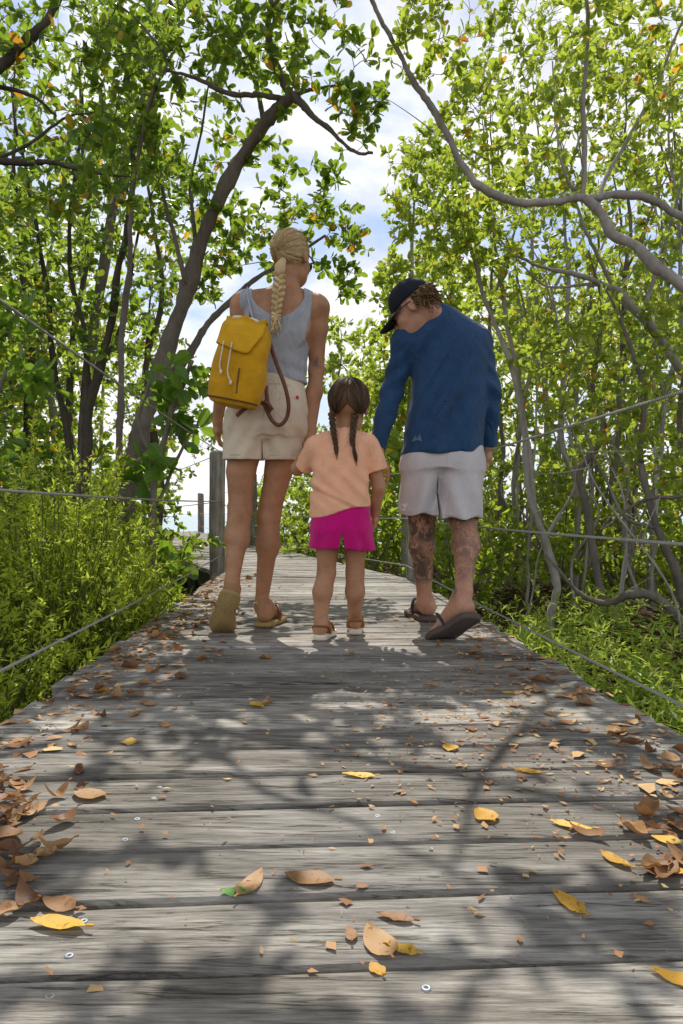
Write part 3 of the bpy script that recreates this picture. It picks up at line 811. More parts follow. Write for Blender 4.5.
    MB().tube(spline(on_back([(281, 404), (282, 420), (291, 424), (300, 419)], Sh), 24), .0012, 5).build('seam', BEIGE, sh)
    MB().tube(spline(on_back([(224.5, 456.5), (233, 456.8), (243, 457), (258, 457)], Sh), 30), .0013, 5).build('seam', BEIGE, sh)
    MB().tube(spline(on_back([(270, 457), (280, 457), (292, 457), (300, 456.5)], Sh), 30), .0013, 5).build('seam', BEIGE, sh)
    tg = MB(); q = on_back([(297, 399.5), (299.5, 399.5), (299.5, 403), (297, 403)], Sh, .0022); tg.add(q, [(0, 1, 2, 3)])
    tgo = tg.build('label_tag', REDP, sh)
    # ---- hair
    Hf = Field(np_(hc) - .17, np_(hc) + .17, .004)
    Cn = lambda x, y, z: np_(hc) + Mh @ np.array([x, y, z])
    Hf.add(ell(Cn(0, -.017, .030), (.0755, .093, .084), Mh), .02)
    Xg, Yg, Zg = Hf.ax(); P = [Xg - hc.x, Yg - hc.y, Zg - hc.z]
    l = [P[0] * Mh[0, i] + P[1] * Mh[1, i] + P[2] * Mh[2, i] for i in range(3)]
    cut = poly2(l[1], l[2], [(-.3, -.040), (-.05, -.032), (-.018, .012), (.02, .02), (.052, .045), (.06, .20), (-.3, .2)])
    Hf.F = np.maximum(Hf.F, cut.astype(np.float32))
    Hf.F += (.0012 * vnoise(Xg, Yg, Zg, 120, 4)).astype(np.float32)
    hr = put('hair', Hf, BLOND, root)
    mb = MB(); g = np.random.default_rng(5); st = []
    for i in range(900):
        a = g.uniform(0, math.pi * 2); e = g.uniform(-.15, 1.0)
        v = np.array([math.cos(a), math.sin(a) * 1.0, e])
        if v[1] < -.2 and e < .2: v = np.array([math.cos(a), math.sin(a), -.30 - .1 * g.uniform()])
        st.append(v)
    strands(mb, Cn(0, -.017, .030), Mh, (.0763, .094, .085), st, (-.14, -.88, -.40), r=.0012, seed=3)
    strands(mb, Cn(0, -.017, .030), Mh, (.0775, .0955, .0865), st[:110], (-.14, -.88, -.40), r=.0006, lift=.06, seed=8)
    so = mb.build('strands', BLOND, hr)
    bb_ = MB()
    top = W(279.5, 267, 2.855)
    bb_.tube(spline([W(283, 259, 2.865), top, W(279, 276, 2.848)], 12), [.012, .024, .016], 12)
    braid(bb_, [W(279, 272, 2.848), W(278.5, 285, 2.835), W(277, 300, 2.835), W(275.5, 314, 2.835), W(275, 320, 2.836)], .0160, .0120, 3.3, 3, .70)
    for i in range(26):
        o = g.normal(size=3) * .006; e = W(274 + g.normal() * 3.2, 333 + g.normal() * 3, 2.83)
        bb_.tube(spline([W(275, 317, 2.834) + Vector(o) * .3, W(275, 324, 2.832) + Vector(o), e], 9), [.003, .0035, .0008], 5)
    bo = bb_.build('braid', BLOND, hr)
    ti = MB(); ti.tube(spline([W(275.2 + 3.0 * math.cos(a), 319.5, 2.834 + .012 * math.sin(a)) for a in np.linspace(0, 6.28, 14)], 40), .003, 6); t2 = ti.build('hair_tie', BLOND, hr)
    # sunglasses temple, necklace, anklet, sandals
    sg = MB(); Cs = lambda x, y, z: np_(hc) + Mh @ (np.array([x, y, z]) * .92)
    for sx in (-1, 1):
        sg.tube(spline([Cs(.080 * sx, -.01, .008), Cs(.079 * sx, .04, .006), Cs(.068 * sx, .088, .002)], 14), .003, 6)
        sg.add(*lens_mesh([Cs(.033 * sx + .027 * math.cos(a), .100 - .012 * abs(math.cos(a)), -.006 + .022 * math.sin(a)) for a in np.linspace(0, 6.28, 17)[:-1]]))
    sg.tube([Cs(-.01, .104, .002), Cs(.01, .104, .002)], .003, 6)
    sg.build('sunglasses', GLASS, root)
    nk = MB(); cn = W(284.5, 289, 2.945)
    nk.tube(spline([cn + Vector((.056 * math.cos(a), .050 * math.sin(a), .012 * math.sin(a) * -1)) for a in np.linspace(0, 6.28, 24)], 60), .0014, 5); nk.build('necklace', SILVER, root)
    an = MB(); an.tube(spline([W(260.8, 602, 3.0) + Vector((.031 * math.cos(a), .032 * math.sin(a), .004 * math.cos(a))) for a in np.linspace(0, 6.28, 16)], 50), .0028, 6); an.build('anklet', SILVER, root)
    flip_flop(root, hL, ML, .98, 1, TANSOLE, LEATHER, .018); flip_flop(root, heR, MR, .95, -1, TANSOLE, LEATHER, .018)
    return root
def ribbon(mb, pts, w, th, face=(0, -1, 0), n=60):
    C = spline(pts, n); T = np.gradient(C, axis=0); T /= np.linalg.norm(T, axis=1)[:, None]
    f = np.asarray(face, float); sd = np.cross(T, f); sd /= np.linalg.norm(sd, axis=1)[:, None] + 1e-9
    for i in range(1, n):
        if sd[i].dot(sd[i - 1]) < 0: sd[i] = -sd[i]
    nn = np.cross(sd, T); a, b = sd * w / 2, nn * th / 2
    V = np.stack([C - a - b * .4, C - a * .9 + b, C + a * .9 + b, C + a - b * .4, C + a * .9 - b, C - a * .9 - b], 1)
    fs = [(i * 6 + j, i * 6 + (j + 1) % 6, (i + 1) * 6 + (j + 1) % 6, (i + 1) * 6 + j) for i in range(n - 1) for j in range(6)]
    mb.add(V, fs + [tuple(range(6))[::-1], tuple((n - 1) * 6 + j for j in range(6))])
def lens_mesh(ring):
    n = len(ring); c = np.mean(ring, 0); return np.vstack([ring, [c]]), [(i, (i + 1) % n, n) for i in range(n)]

# ================================================================ BACKPACK
def backpack():
    c = W(240.5, 363, 2.735)
    root = tag(empty('backpack', c), 'mustard yellow canvas backpack with brown straps hanging from one shoulder of the woman', 'backpack')
    Mb = frame((.10, 1, .02), (.20, -.02, 1))      # right, towards her back, up
    Cn = np_(c); L = lambda x, y, z: Cn + Mb @ np.array([x, y, z])
    h = .0035
    F = Field(Cn - .25, Cn + .25, h); Xg, Yg, Zg = F.ax()
    P = [Xg - Cn[0], Yg - Cn[1], Zg - Cn[2]]
    l = [P[0] * Mb[0, i] + P[1] * Mb[1, i] + P[2] * Mb[2, i] for i in range(3)]
    zz = np.array([-.165, -.15, -.10, -.03, .05, .10, .135, .155]); A = [.088, .102, .112, .112, .103, .090, .076, .060]; D = [.052, .064, .074, .074, .066, .054, .040, .026]
    a = np.interp(l[2], zz, A); b = np.interp(l[2], zz, D)
    g = (np.abs(l[0] / a) ** 3.2 + np.abs(l[1] / b) ** 2.6) ** (1 / 2.9)
    d = (g - 1) * np.minimum(a, b)
    d = np.maximum(d, np.abs(l[2] + .005) - .16)
    d = d + .0075 * vnoise(l[0], l[1], l[2], 15, 2) + .0025 * vnoise(l[0], l[1], l[2], 40, 21) + .0045 * np.sin(l[0] * 75 + 2 * vnoise(l[0], l[1], l[2], 6, 3)) * np.clip((l[2] - .0) / .12, 0, 1)
    F.F = np.minimum(.08, d).astype(np.float32)
    base = F.copy()
    body = put('bag_body', F, CANVAS, root)
    Fl = base.copy()
    pol = poly2(l[0], l[2], [(-.095, .22), (.075, .22), (.078, .11), (.040, .030), (-.01, .033), (-.116, .060), (-.12, .09)])
    rnd = np.maximum(Fl.F - .011, pol)
    Fl.F = np.maximum(rnd, np.maximum(l[1] - .028, -(l[2] - .0))).astype(np.float32)
    Fl.F = np.maximum(Fl.F, -(base.F - .003)).astype(np.float32)
    fl = put('flap', Fl, FLAPM, root)
    def surf(x, z, off=.004):                       # point on the bag's outer (camera) side
        a_ = np.interp(z, zz, A); b_ = np.interp(z, zz, D)
        return L(x, -b_ * max(0.0, 1 - abs(x / a_) ** 3.2) ** (1 / 2.6) - off, z)
    r = MB(); r.tube(spline([L(-.062, .0, .150), L(-.052, -.022, .166), L(.0, -.028, .168), (L(.045, -.028, .162)), L(.068, -.005, .140)], 30), .0075, 9)
    r.build('carry_handle', CORDM, root)
    for x0, x1, zb in ((-.062, -.05, -.055), (-.028, -.004, -.088)):
        k = MB(); pts = [surf(x0, .06, .015), surf(x0 + .001, .02, .012), surf(x0 * .8 + x1 * .2, zb * .6, .006), surf(x1, zb, .006)]
        k.tube(spline(pts, 24), .0027, 7); co = k.build('drawstring', CORDM, root)
        e = MB(); e.tube([surf(x1, zb + .004, .006), surf(x1 + .002, zb - .012, .007)], [.0055, .0065, .005], 8); e.build('cord_end', CORDM, root)
    fp = MB(); fp.tube(spline([surf(-.108, .061, .014), surf(-.06, .046, .014), surf(-.01, .034, .014), surf(.036, .031, .014), surf(.055, .062, .014), surf(.072, .105, .014)], 40), .0022, 5); fp.build('stitching', CANVAS, fl)
    t = MB()
    t.tube(spline([surf(x, -.152, .003) for x in np.linspace(-.098, .098, 22)], 60), .006, 6, flat=.5)
    t.build('base_trim', LEATHER, root)
    v = MB(); v.tube(spline([surf(.018, -.03, .001), surf(.02, -.07, .001), surf(.024, -.125, .001)], 16), .003, 6); v.build('piping', LEATHER, root)
    s = MB()                                        # loose strap looping down to the base
    P_ = [W(267, 330, 2.80), W(270, 345, 2.775), W(276.5, 365, 2.755), (W(284, 385, 2.75)), W(288, 404, 2.755), W(286, 418, 2.765), W(279, 425, 2.77), W(272, 421, 2.77), W(267, 412, 2.765), W(263, 404, 2.76), W(256, 402, 2.745), W(244, 409, 2.74), W(236, 416, 2.735)]
    ribbon(s, P_, .016, .005, n=110); s.build('shoulder_strap', LEATHER, root)
    s2 = MB(); ribbon(s2, [W(265.5, 386, 2.752), W(266.5, 398, 2.752), W(269, 412, 2.758)], .016, .005, n=14)
    ribbon(s2, [W(263, 401, 2.75), W(268, 404, 2.75), W(272, 410, 2.755)], .014, .008, n=10)
    s2.build('strap_end', LEATHER, root)
    s3 = MB()                                       # strap over her shoulder
    ribbon(s3, [W(254, 326, 2.80), W(251, 312, 2.845), W(248, 298, 2.88), W(247.5, 290.5, 2.92), W(247, 290, 2.96), W(246, 298, 3.0), W(243, 320, 3.035), W(236, 350, 3.03), W(229, 378, 2.92), W(232, 386, 2.82)], .026, .004, face=(1, -.25, .1), n=60)
    s3.build('shoulder_strap', cloth_mat('grey_webbing', (.42, .44, .50), .08), root)
    return root

# ================================================================ CHILD
def girl():
    root = tag(empty('person', W(340, 640, 2.65)), 'little girl with two dark braids, peach t-shirt and magenta shorts, walking between the two adults', 'person')
    root.location.z = 0
    S = 264.0; Z = lambda py: EYE + (HY - py) / S; X = lambda px: (px - CX) / S
    h = .0038
    lo, hi = (-.22, 2.42, -.02), (.19, 3.02, 1.03)
    T = Field(lo, hi, h)
    T.add(loft([(Z(533), X(341), 2.655, .085, .070), (Z(526), X(341), 2.65, .105, .085), (Z(510), X(341), 2.65, .102, .082), (Z(490), X(340), 2.655, .096, .076), (Z(468), X(340), 2.655, .096, .070), (Z(452), X(341), 2.655, .094, .062), (Z(442), X(342), 2.655, .075, .048), (Z(436), X(343), 2.655, .055, .04)], 2.2), .02)
    sL, sR = W(314, 447, 2.66), W(369, 446, 2.66)
    T.add(cone(sL, sR, .026, .026), .03)
    nb, nt_ = W(345, 438, 2.655), W(347, 418, 2.665)
    T.add(cone(nb, W(319, 445, 2.66), .034, .024), .03); T.add(cone(nb, W(365, 444, 2.66), .034, .024), .03)
    B = T.copy()
    B.add(cone(nb, nt_, .034, .031), .02)
    Mh = frame((.08, .97, -.10), (.02, .1, 1)); hc = W(348.5, 407, 2.675)
    add_head(B, hc, Mh, .87)
    eL, wL = W(297, 469, 2.72), W(303, 453, 2.84)
    B.add(cone(sL, eL, .029, .024), .02); B.add(cone(eL, wL, .025, .017), .015)
    add_hand(B, wL, (.02, .9, .35), (.5, 0, -.6), (.6, .3, .5), .62, .7)
    eR, wR = W(378.5, 487, 2.665), W(375, 513, 2.70)
    B.add(cone(sR, eR, .029, .024), .02); B.add(cone(eR, wR, .025, .0165), .015)
    add_hand(B, wR, (-.02, .12, -1), (-1, .15, 0), (0, 1, 0), .62, .6)
    for hp, k, cf, a, th in ((W(327, 532, 2.655), W(326, 573, 2.66), W(322, 592, 2.65), W(319.5, 629, 2.645), 0), (W(355, 532, 2.665), W(354.5, 573, 2.69), W(354.5, 592, 2.70), W(354.5, 622, 2.79), 1)):
        m = hp.lerp(k, .5)
        B.add(cone(hp, m, .050, .040), .008); B.add(cone(m, k, .040, .0345), .008); B.add(cone(k, cf, .0345, .033), .012); B.add(cone(cf, a, .034, .023), .02)
        B.add(cone(k.lerp(cf, .4) + Vector((0, -.008, 0)), cf + Vector((0, -.006, 0)), .026, .029), .02)
    HL, HR = G(319, 641), G(355, 635); ML = frame((.22, 1, 0), (0, 0, 1)); MR = frame((.02, 1, 0.0), (0, 0, 1))
    HL.z = HR.z = .022
    for H, M, a, inn in ((HL, ML, W(319.5, 629, 2.645), 1), (HR, MR, W(354.5, 622, 2.79), -1)):
        B.add(cone(a, np_(H) + M @ np.array([0, .03, .03]), .023, .023), .015); add_foot(B, H, M, .60, inn)
    put('body', B, SK_C, root)
    # t-shirt
    K = Field(lo, hi, h)
    K.add(loft([(Z(530), X(341), 2.655, .118, .098), (Z(510), X(340), 2.655, .117, .097), (Z(490), X(340), 2.655, .112, .090), (Z(468), X(340), 2.655, .111, .084), (Z(452), X(341), 2.655, .105, .074), (Z(442), X(342), 2.655, .085, .060), (Z(436), X(344), 2.655, .062, .05)], 2.3), .02)
    K.add(cone(sL, sR, .036, .036), .03)
    K.add(cone(nb, W(319, 445, 2.66), .043, .034), .03); K.add(cone(nb, W(365, 444, 2.66), .043, .034), .03)
    K.add(cone(sL, W(304, 466, 2.71), .038, .042), .018); K.add(cone(sR, W(377, 472, 2.665), .038, .046), .018)
    Xg, Yg, Zg = K.ax()
    u = (Zg - Z(500)) + 1.0 * (Xg - X(335))
    w1 = np.exp(-((Zg - Z(488)) / .07) ** 2)
    f = .0035 * np.sin(u * 85 + 1.3 * vnoise(Xg, Yg, Zg, 8, 6)) * w1 + .004 * np.exp(-((Zg - Z(503) + .5 * (Xg - X(340))) / .009) ** 2) - .004 * np.exp(-((Zg - Z(499) + .5 * (Xg - X(340))) / .012) ** 2) + .0022 * vnoise(Xg, Yg, Zg, 22, 7) + .003 * np.sin((Xg - .5 * Zg) * 70 + vnoise(Xg, Yg, Zg, 7, 2)) * np.clip((Zg - Z(500)) / .1, 0, 1)
    K.F = (K.F + f).astype(np.float32)
    hem = (Z(518) + (Z(507) - Z(518)) * np.clip((Xg - X(310)) / (X(365) - X(310)), -.1, 1.1)) - .006 * np.sin((Xg - X(310)) * 30)
    K.F = np.maximum(K.F, (hem - Zg).astype(np.float32))
    for o, dr in ((W(303.5, 467, 2.712), W(304, 466, 2.71) - sL), (W(377.5, 471, 2.665), W(377, 472, 2.665) - sR)):   # sleeve openings
        n = unit(tuple(dr)); dd = (Xg - o.x) * n[0] + (Yg - o.y) * n[1] + (Zg - o.z) * n[2]
        near = np.sqrt((Xg - o.x) ** 2 + (Zg - o.z) ** 2) - .085
        side = (Xg - X(312)) if o.x < 0 else (X(368) - Xg)
        K.F = np.maximum(K.F, np.minimum(dd, -np.maximum(near, side) + 0).astype(np.float32)) if True else K.F
    K.F = np.maximum(K.F, (-(np.sqrt(((Xg - X(346.5)) / 1.0) ** 2 + ((Yg - 2.662) / 1.05) ** 2) - .043 + np.maximum(0, Z(437) - Zg) * 2.5)).astype(np.float32))
    shell(K, .009)
    shirt = put('t_shirt', K, PEACH, root)
    # shorts
    Sh = Field((-.2, 2.5, .27), (.18, 2.82, .55), h)
    Sh.add(loft([(Z(548), X(341), 2.655, .098, .085), (Z(530), X(341), 2.655, .118, .098), (Z(512), X(341), 2.655, .114, .094), (Z(496), X(340), 2.655, .104, .086)], 2.4), .012)
    Sh.add(cone(W(326, 528, 2.655), W(324.5, 553, 2.65), .058, .064), .012); Sh.add(cone(W(357, 528, 2.66), W(358.5, 553, 2.665), .058, .062), .012)
    Xg, Yg, Zg = Sh.ax()
    Sh.F = (Sh.F + .003 * vnoise(Xg, Yg, Zg, 22, 9) + .006 * np.exp(-((Xg - X(341.5)) / .008) ** 2) * np.clip((Z(516) - Zg) / .05, 0, 1) + .003 * np.sin((np.abs(Xg - X(341)) + Zg * .3) * 110 + vnoise(Xg, Yg, Zg, 10, 1)) * np.clip((Z(525) - Zg) / .06, 0, 1)).astype(np.float32)
    gap = np.maximum(np.abs(Xg - X(341.5)) - .0018 - np.maximum(0, Z(533) - Zg) * .17, Zg - Z(533))
    Sh.F = np.maximum(Sh.F, -gap.astype(np.float32))
    In = Field((-.2, 2.5, .27), (.18, 2.82, .55), h); In.add(cone(W(326, 538, 2.655), W(324.5, 560, 2.65), .045, .054), 0); In.add(cone(W(357, 538, 2.66), W(358.5, 560, 2.665), .045, .053), 0)
    hem = np.where(Xg < X(341.5), Z(548), Z(550.5))
    Sh.F = np.maximum(np.maximum(Sh.F, -In.F), np.maximum(hem - Zg, Zg - Z(498)).astype(np.float32))
    put('shorts', Sh, PINK, root)
    # hair with a centre parting and two braids
    Cn = lambda x, y, z: np_(hc) + Mh @ np.array([x, y, z])
    Hf = Field(np_(hc) - .15, np_(hc) + .15, .0036)
    Hf.add(ell(Cn(0, -.014, .026), (.0755, .090, .083), Mh), .02); 
    Xg, Yg, Zg = Hf.ax(); P = [Xg - hc.x, Yg - hc.y, Zg - hc.z]
    l = [P[0] * Mh[0, i] + P[1] * Mh[1, i] + P[2] * Mh[2, i] for i in range(3)]
    cut = poly2(l[1], l[2], [(-.3, -.042), (-.05, -.040), (-.012, -.030), (.0, .01), (.02, .018), (.046, .04), (.055, .20), (-.3, .2)])
    Hf.F = np.maximum(Hf.F, np.maximum(cut, np.where(l[1] < 0, -.010 - .75 * np.abs(l[0]) - l[2], -1)).astype(np.float32)); Hf.F = np.maximum(Hf.F, (.0022 - np.abs(l[0] + .002 * np.sin(l[2] * 60)) - np.maximum(0, -(Hf.F + .007)) * 9).astype(np.float32))
    hr = put('hair', Hf, BROWN, root)
    mb = MB(); g = np.random.default_rng(9)
    for sx in (-1, 1):
        st = []
        for i in range(130):
            e = g.uniform(-.75, 1.45)                       # along the parting, front to nape
            st.append(np.array([.06 * sx + .04 * sx * g.uniform(), -math.sin(e) , math.cos(e)]) if g.uniform() < .6 else np.array([sx * g.uniform(.1, .9), g.uniform(-.9, .45), g.uniform(-.2, .9)]))
        strands(mb, Cn(0, -.014, .026), Mh, (.0765, .091, .084), st, (.62 * sx, -.50, -.66), r=.0021, seed=20 + sx)
    so = mb.build('strands', BROWN, hr)
    for pts, tl in (([W(331, 413, 2.625), W(332, 421, 2.605), W(333, 432, 2.59), W(334.5, 440, 2.585), W(335, 445, 2.58)], W(335.5, 455, 2.578)),
                    ([W(355, 414, 2.625), W(353.5, 423, 2.605), W(352.5, 433, 2.59), W(352, 442, 2.585), W(353, 446, 2.58)], W(356, 462, 2.575))):
        b = MB(); braid(b, pts, .0085, .0066, 2.6, 2, .62)
        for i in range(16):
            o = Vector(g.normal(size=3) * .004)
            b.tube(spline([pts[-1] + o * .3, pts[-1].lerp(tl, .45) + o, tl + o * .8 + Vector((0, 0, g.normal() * .01))], 8), [.0026, .003, .0006], 5)
        bo = b.build('braid', BROWN, hr)
    # sandals
    for H, M, inn in ((HL, ML, 1), (HR, MR, -1)):
        sandal(root, H, M, .64, inn)
    return root
def sandal(root, heel, M, s, inner):
    H = np_(heel); o = sole_outline(inner, s, 1.12); n = len(o); th = .020
    rings = [[(x * g, (y - .125 * s) * g + .125 * s, z) for x, y in o] for z, g in ((0, .97), (.004, 1.0), (th - .003, 1.0), (th, .98))]
    v = np.array([p for r in rings for p in r]) @ M.T + (H - M[:, 2] * th)
    f = [tuple(range(n))[::-1], tuple(3 * n + i for i in range(n))]
    for k in range(3): f += [(k * n + i, k * n + (i + 1) % n, (k + 1) * n + (i + 1) % n, (k + 1) * n + i) for i in range(n)]
    so = MB().add(v, f).build('sandal', WHITER, root)
    L = lambda x, y, z: H + M @ (np.array([x * inner, y, z]) * s)
    b = MB()
    b.tube(spline([L(.040, .075, .0), L(.040, .045, .035), L(.030, .005, .052), L(0, -.010, .055), L(-.030, .005, .052), L(-.040, .045, .035), L(-.040, .075, .0)], 40), .011, 8, flat=.35)
    b.tube(spline([L(.042, .06, .012), L(.036, .085, .07), L(0, .10, .092), L(-.036, .085, .07), L(-.042, .06, .012)], 30), .008, 8, flat=.35)
    b.tube(spline([L(.050, .165, .0), L(.035, .172, .04), L(.0, .175, .048), L(-.035, .165, .04), L(-.048, .155, .0)], 30), .010, 8, flat=.35)
    st = b.build('strap', TANLE, so)

# ================================================================ MAN
def man():
    root = tag(empty('person', W(442, 620, 2.95)), 'man in a navy long-sleeved shirt, pale shorts and dark cap, tattooed calves, looking down', 'person')
    root.location.z = 0
    S = 235.7; Z = lambda py: EYE + (HY - py) / S; X = lambda px: (px - CX) / S
    h = .0048
    lo, hi = (.02, 2.35, -.02), (.80, 3.55, 1.52)
    y = 2.97
    T = Field(lo, hi, h)
    T.add(loft([(Z(466), X(442), y, .140, .10), (Z(452), X(443), y, .160, .115), (Z(430), X(445), y, .152, .11), (Z(405), X(447), y + .005, .145, .105), (Z(380), X(448.5), y + .01, .148, .108), (Z(355), X(448.5), y + .01, .160, .112), (Z(335), X(444.5), y + .005, .148, .10), (Z(322), X(441.5), y + .005, .115, .082), (Z(312), X(438.5), y + .005, .075, .06)], 2.3), .02)
    sL, sR = W(405, 343, 2.96), W(477, 345, 2.98)
    T.add(cone(sL, sR, .05, .05), .05)
    nb = W(437.5, 326, 2.965)
    T.add(cone(nb, W(408, 338, 2.96), .056, .044), .05); T.add(cone(nb, W(474, 337, 2.975), .056, .044), .05)
    B = T.copy(); HS = .94
    Mh = frame((-.80, .28, -.53), (-.50, .12, .85)); hc = W(412.5, 308, 2.925)
    eL, wL = W(392, 391, 2.985), W(376.5, 449, 2.92); eR, wR = W(489.5, 390, 2.975), W(487.5, 447, 3.03)
    for s_, e, w in ((sL, eL, wL), (sR, eR, wR)):
        B.add(cone(s_, e, .045, .036), .03); B.add(cone(e, e.lerp(w, .35), .037, .037), .02); B.add(cone(e.lerp(w, .35), w, .037, .026), .02)
    Ar = B.copy()
    B.add(cone(nb, np_(hc) + Mh @ np.array([0, -.045, -.05]), .056, .052), .03)
    L = add_head(B, hc, Mh, HS)
    add_hand(B, wL, (-.30, -.10, -1), (.3, .9, 0), (.9, -.1, -.2), 1.0, .5)
    add_hand(B, wR, (-.03, .10, -1), (-1, .1, 0), (-.1, 1, 0), 1.0, .55)
    hpL, hpR = W(424, 470, 2.98), W(461, 470, 2.96)
    kL, kR = W(421.5, 520, 3.05), W(462.5, 519, 2.94)
    aL, aR = W(424, 601, 3.10), W(463, 592, 2.60)
    cL, cR = W(421.5, 546, 3.06), W(465.5, 545, 2.82)
    for hp, k, c, a in ((hpL, kL, cL, aL), (hpR, kR, cR, aR)):
        B.add(cone(hp, k, .085, .056), .03); B.add(cone(k, c, .053, .050), .03); B.add(cone(c, a, .050, .030), .035)
        B.add(cone(k.lerp(c, .4) + Vector((0, -.014, 0)), c + Vector((0, -.006, 0)), .038, .044), .03)
        B.add(cone(c.lerp(a, .5) + Vector((0, -.016, .0)), a + Vector((0, -.02, 0)), .018, .013), .02)
    HL, TL = G(430, 622), G(403, 611); HL.z = .024; ML = frame(TL - G(430, 622), (0, 0, 1))
    HR = W(471, 613, 2.50); TR = W(434, 637, 2.70); MR = frame(TR - HR, (-.1, .5, .85))
    B.add(cone(aL, np_(HL) + ML @ np.array([0, .045, .05]), .031, .032), .02); add_foot(B, HL, ML, 1.0, 1)
    B.add(cone(aR, np_(HR) + MR @ np.array([0, .045, .05]), .031, .032), .02); add_foot(B, HR, MR, 1.0, -1)
    V, Q = B.mesh(); body = mesh_obj('body', V, Q, SK_M, root)
    ink = np.clip((Z(518) + .06 - V[:, 2]) / .03, 0, 1) * np.clip((V[:, 2] - .15) / .05, 0, 1) * np.where(V[:, 2] < .60, 1, 0)
    right = V[:, 0] > X(441); ink = np.where(right, ink * np.clip((V[:, 2] - .20) / .06, 0, 1) * .62, ink)
    at = body.data.attributes.new('ink', 'FLOAT', 'POINT'); at.data.foreach_set('value', ink.astype(np.float32))
    # shirt
    K = Field(lo, hi, h)
    K.add(loft([(Z(475), X(442.5), y, .172, .130), (Z(455), X(443), y, .172, .132), (Z(430), X(445), y, .166, .128), (Z(405), X(447.5), y + .005, .160, .122), (Z(380), X(449), y + .01, .161, .122), (Z(355), X(449), y + .01, .170, .124), (Z(335), X(444.5), y + .005, .157, .112), (Z(322), X(441.5), y + .005, .124, .094), (Z(312), X(438.5), y + .005, .082, .070)], 2.5, R(3)), .02)
    K.add(cone(sL, sR, .052, .050), .05)
    K.add(cone(nb, W(408, 338, 2.96), .064, .051), .05); K.add(cone(nb, W(474, 337, 2.975), .064, .050), .05)
    K.add(cone(nb, W(434, 311, 2.955), .068, .062), .03)
    for s_, e, w in ((sL, eL, wL), (sR, eR, wR)):
        K.add(cone(s_, e, .051, .045), .022); K.add(cone(e, w, .048, .036), .02)
    Xg, Yg, Zg = K.ax()
    u = (Xg - X(440)) * .80 - (Zg - Z(400)) * .42
    dia = np.sin(u * 62 + 1.4 * vnoise(Xg, Yg, Zg, 6, 3))
    dia = 1 - 1.8 * np.abs(np.sin(u * 31 + 1.4 * vnoise(Xg, Yg, Zg, 5, 3))) ** .8 + .5 * np.sin(u * 90 + 2 * vnoise(Xg, Yg, Zg, 7, 13))
    cx = np.exp(-((Xg - X(440)) / .10) ** 2) * np.clip((Z(320) - Zg) / .1, 0, 1) * np.clip((Zg - Z(452)) / .12, 0, 1)
    arm = np.clip((np.abs(Xg - X(445)) - .155) / .03, 0, 1)
    f = -.013 * dia * cx + .0022 * vnoise(Xg, Yg, Zg, 20, 5) + arm * (.0034 * np.sin((Zg + .9 * np.abs(Xg - X(445))) * 70 + 3 * vnoise(Xg, Yg, Zg, 11, 8))) + .004 * np.sin((Xg - .2 * Zg) * 48 + vnoise(Xg, Yg, Zg, 5, 11)) * np.clip((Z(400) - Zg) / .2, 0, 1)
    K.F = (K.F + f).astype(np.float32)
    K.F = np.minimum(K.F, Ar.F - .005)
    hem = Z(455) + .004 * np.sin((Xg - X(402)) * 35) + .012 * (X(443) - Xg) * -1
    keep = np.minimum(np.maximum(hem - Zg, 0) * 1e3, 1)
    side_arm = ((Xg < X(396)) | (Xg > X(484.5)))
    K.F = np.where(side_arm, K.F, np.maximum(K.F, (hem - Zg))).astype(np.float32)
    for e, w in ((eL, wL), (eR, wR)):
        n = unit(tuple(w - e)); o = w + (w - e).normalized() * -.004
        dd = (Xg - o.x) * n[0] + (Yg - o.y) * n[1] + (Zg - o.z) * n[2]
        sd = (Xg < X(396)) if w.x < X(440) else (Xg > X(482))
        K.F = np.where(sd & (Zg < Z(430)), np.maximum(K.F, dd), K.F).astype(np.float32)
    na = unit((-.20, -.04, .97)); o = W(433.5, 308.5, 2.955)
    dd = (Xg - o.x) * na[0] + (Yg - o.y) * na[1] + (Zg - o.z) * na[2] - .004
    rad = np.sqrt(np.maximum((Xg - o.x) ** 2 + (Yg - o.y) ** 2 + (Zg - o.z) ** 2 - dd ** 2, 0))
    K.F = np.where(Zg > Z(352), np.maximum(K.F, dd - 3 * np.maximum(rad - .062, 0)), K.F).astype(np.float32)
    K.F = np.maximum(K.F, -(B.F - .002)) if False else K.F
    shell(K, .010)
    shirt = put('shirt', K, NAVY, root)
    def on_back(pts, fld, off=.0015):
        out = []
        for px, py in pts:
            x, z = X(px), Z(py); i = int(round((x - fld.lo[0]) / fld.h)); k = int(round((z - fld.lo[2]) / fld.h))
            col = fld.F[i, :, k]; j = np.nonzero(col < 0)[0]
            yy = fld.lo[1] + (j[0] - 1) * fld.h if len(j) else 2.85
            if len(j) and j[0] > 0: yy += fld.h * col[j[0] - 1] / (col[j[0] - 1] - col[j[0]])
            out.append((x, yy - off, z))
        return out
    lg = MB(); lg.add(on_back([(409, 444), (412, 438), (414, 441), (416.5, 437), (418.5, 444), (414, 442.5)], K), [(0, 1, 2, 5), (5, 2, 3, 4)])
    lo_ = lg.build('print', GREYP, shirt, smooth=False)
    sm = MB()
    for off in (0,): sm.tube(spline(on_back([(403, 452 - off), (415, 452.5 - off), (430, 452.8 - off), (445, 452.5 - off), (460, 452 - off), (472, 451.5 - off), (481, 451 - off)], K, .0005), 40), .0011, 4)
    s_o = sm.build('seam', NAVY, shirt)
    # shorts
    lo2, hi2 = lo, hi
    Sh = Field(lo2, hi2, h)
    Sh.add(loft([(Z(470), X(441), y, .166, .125), (Z(460), X(442), y, .166, .127), (Z(440), X(444), y, .155, .118)], 2.4), .012)
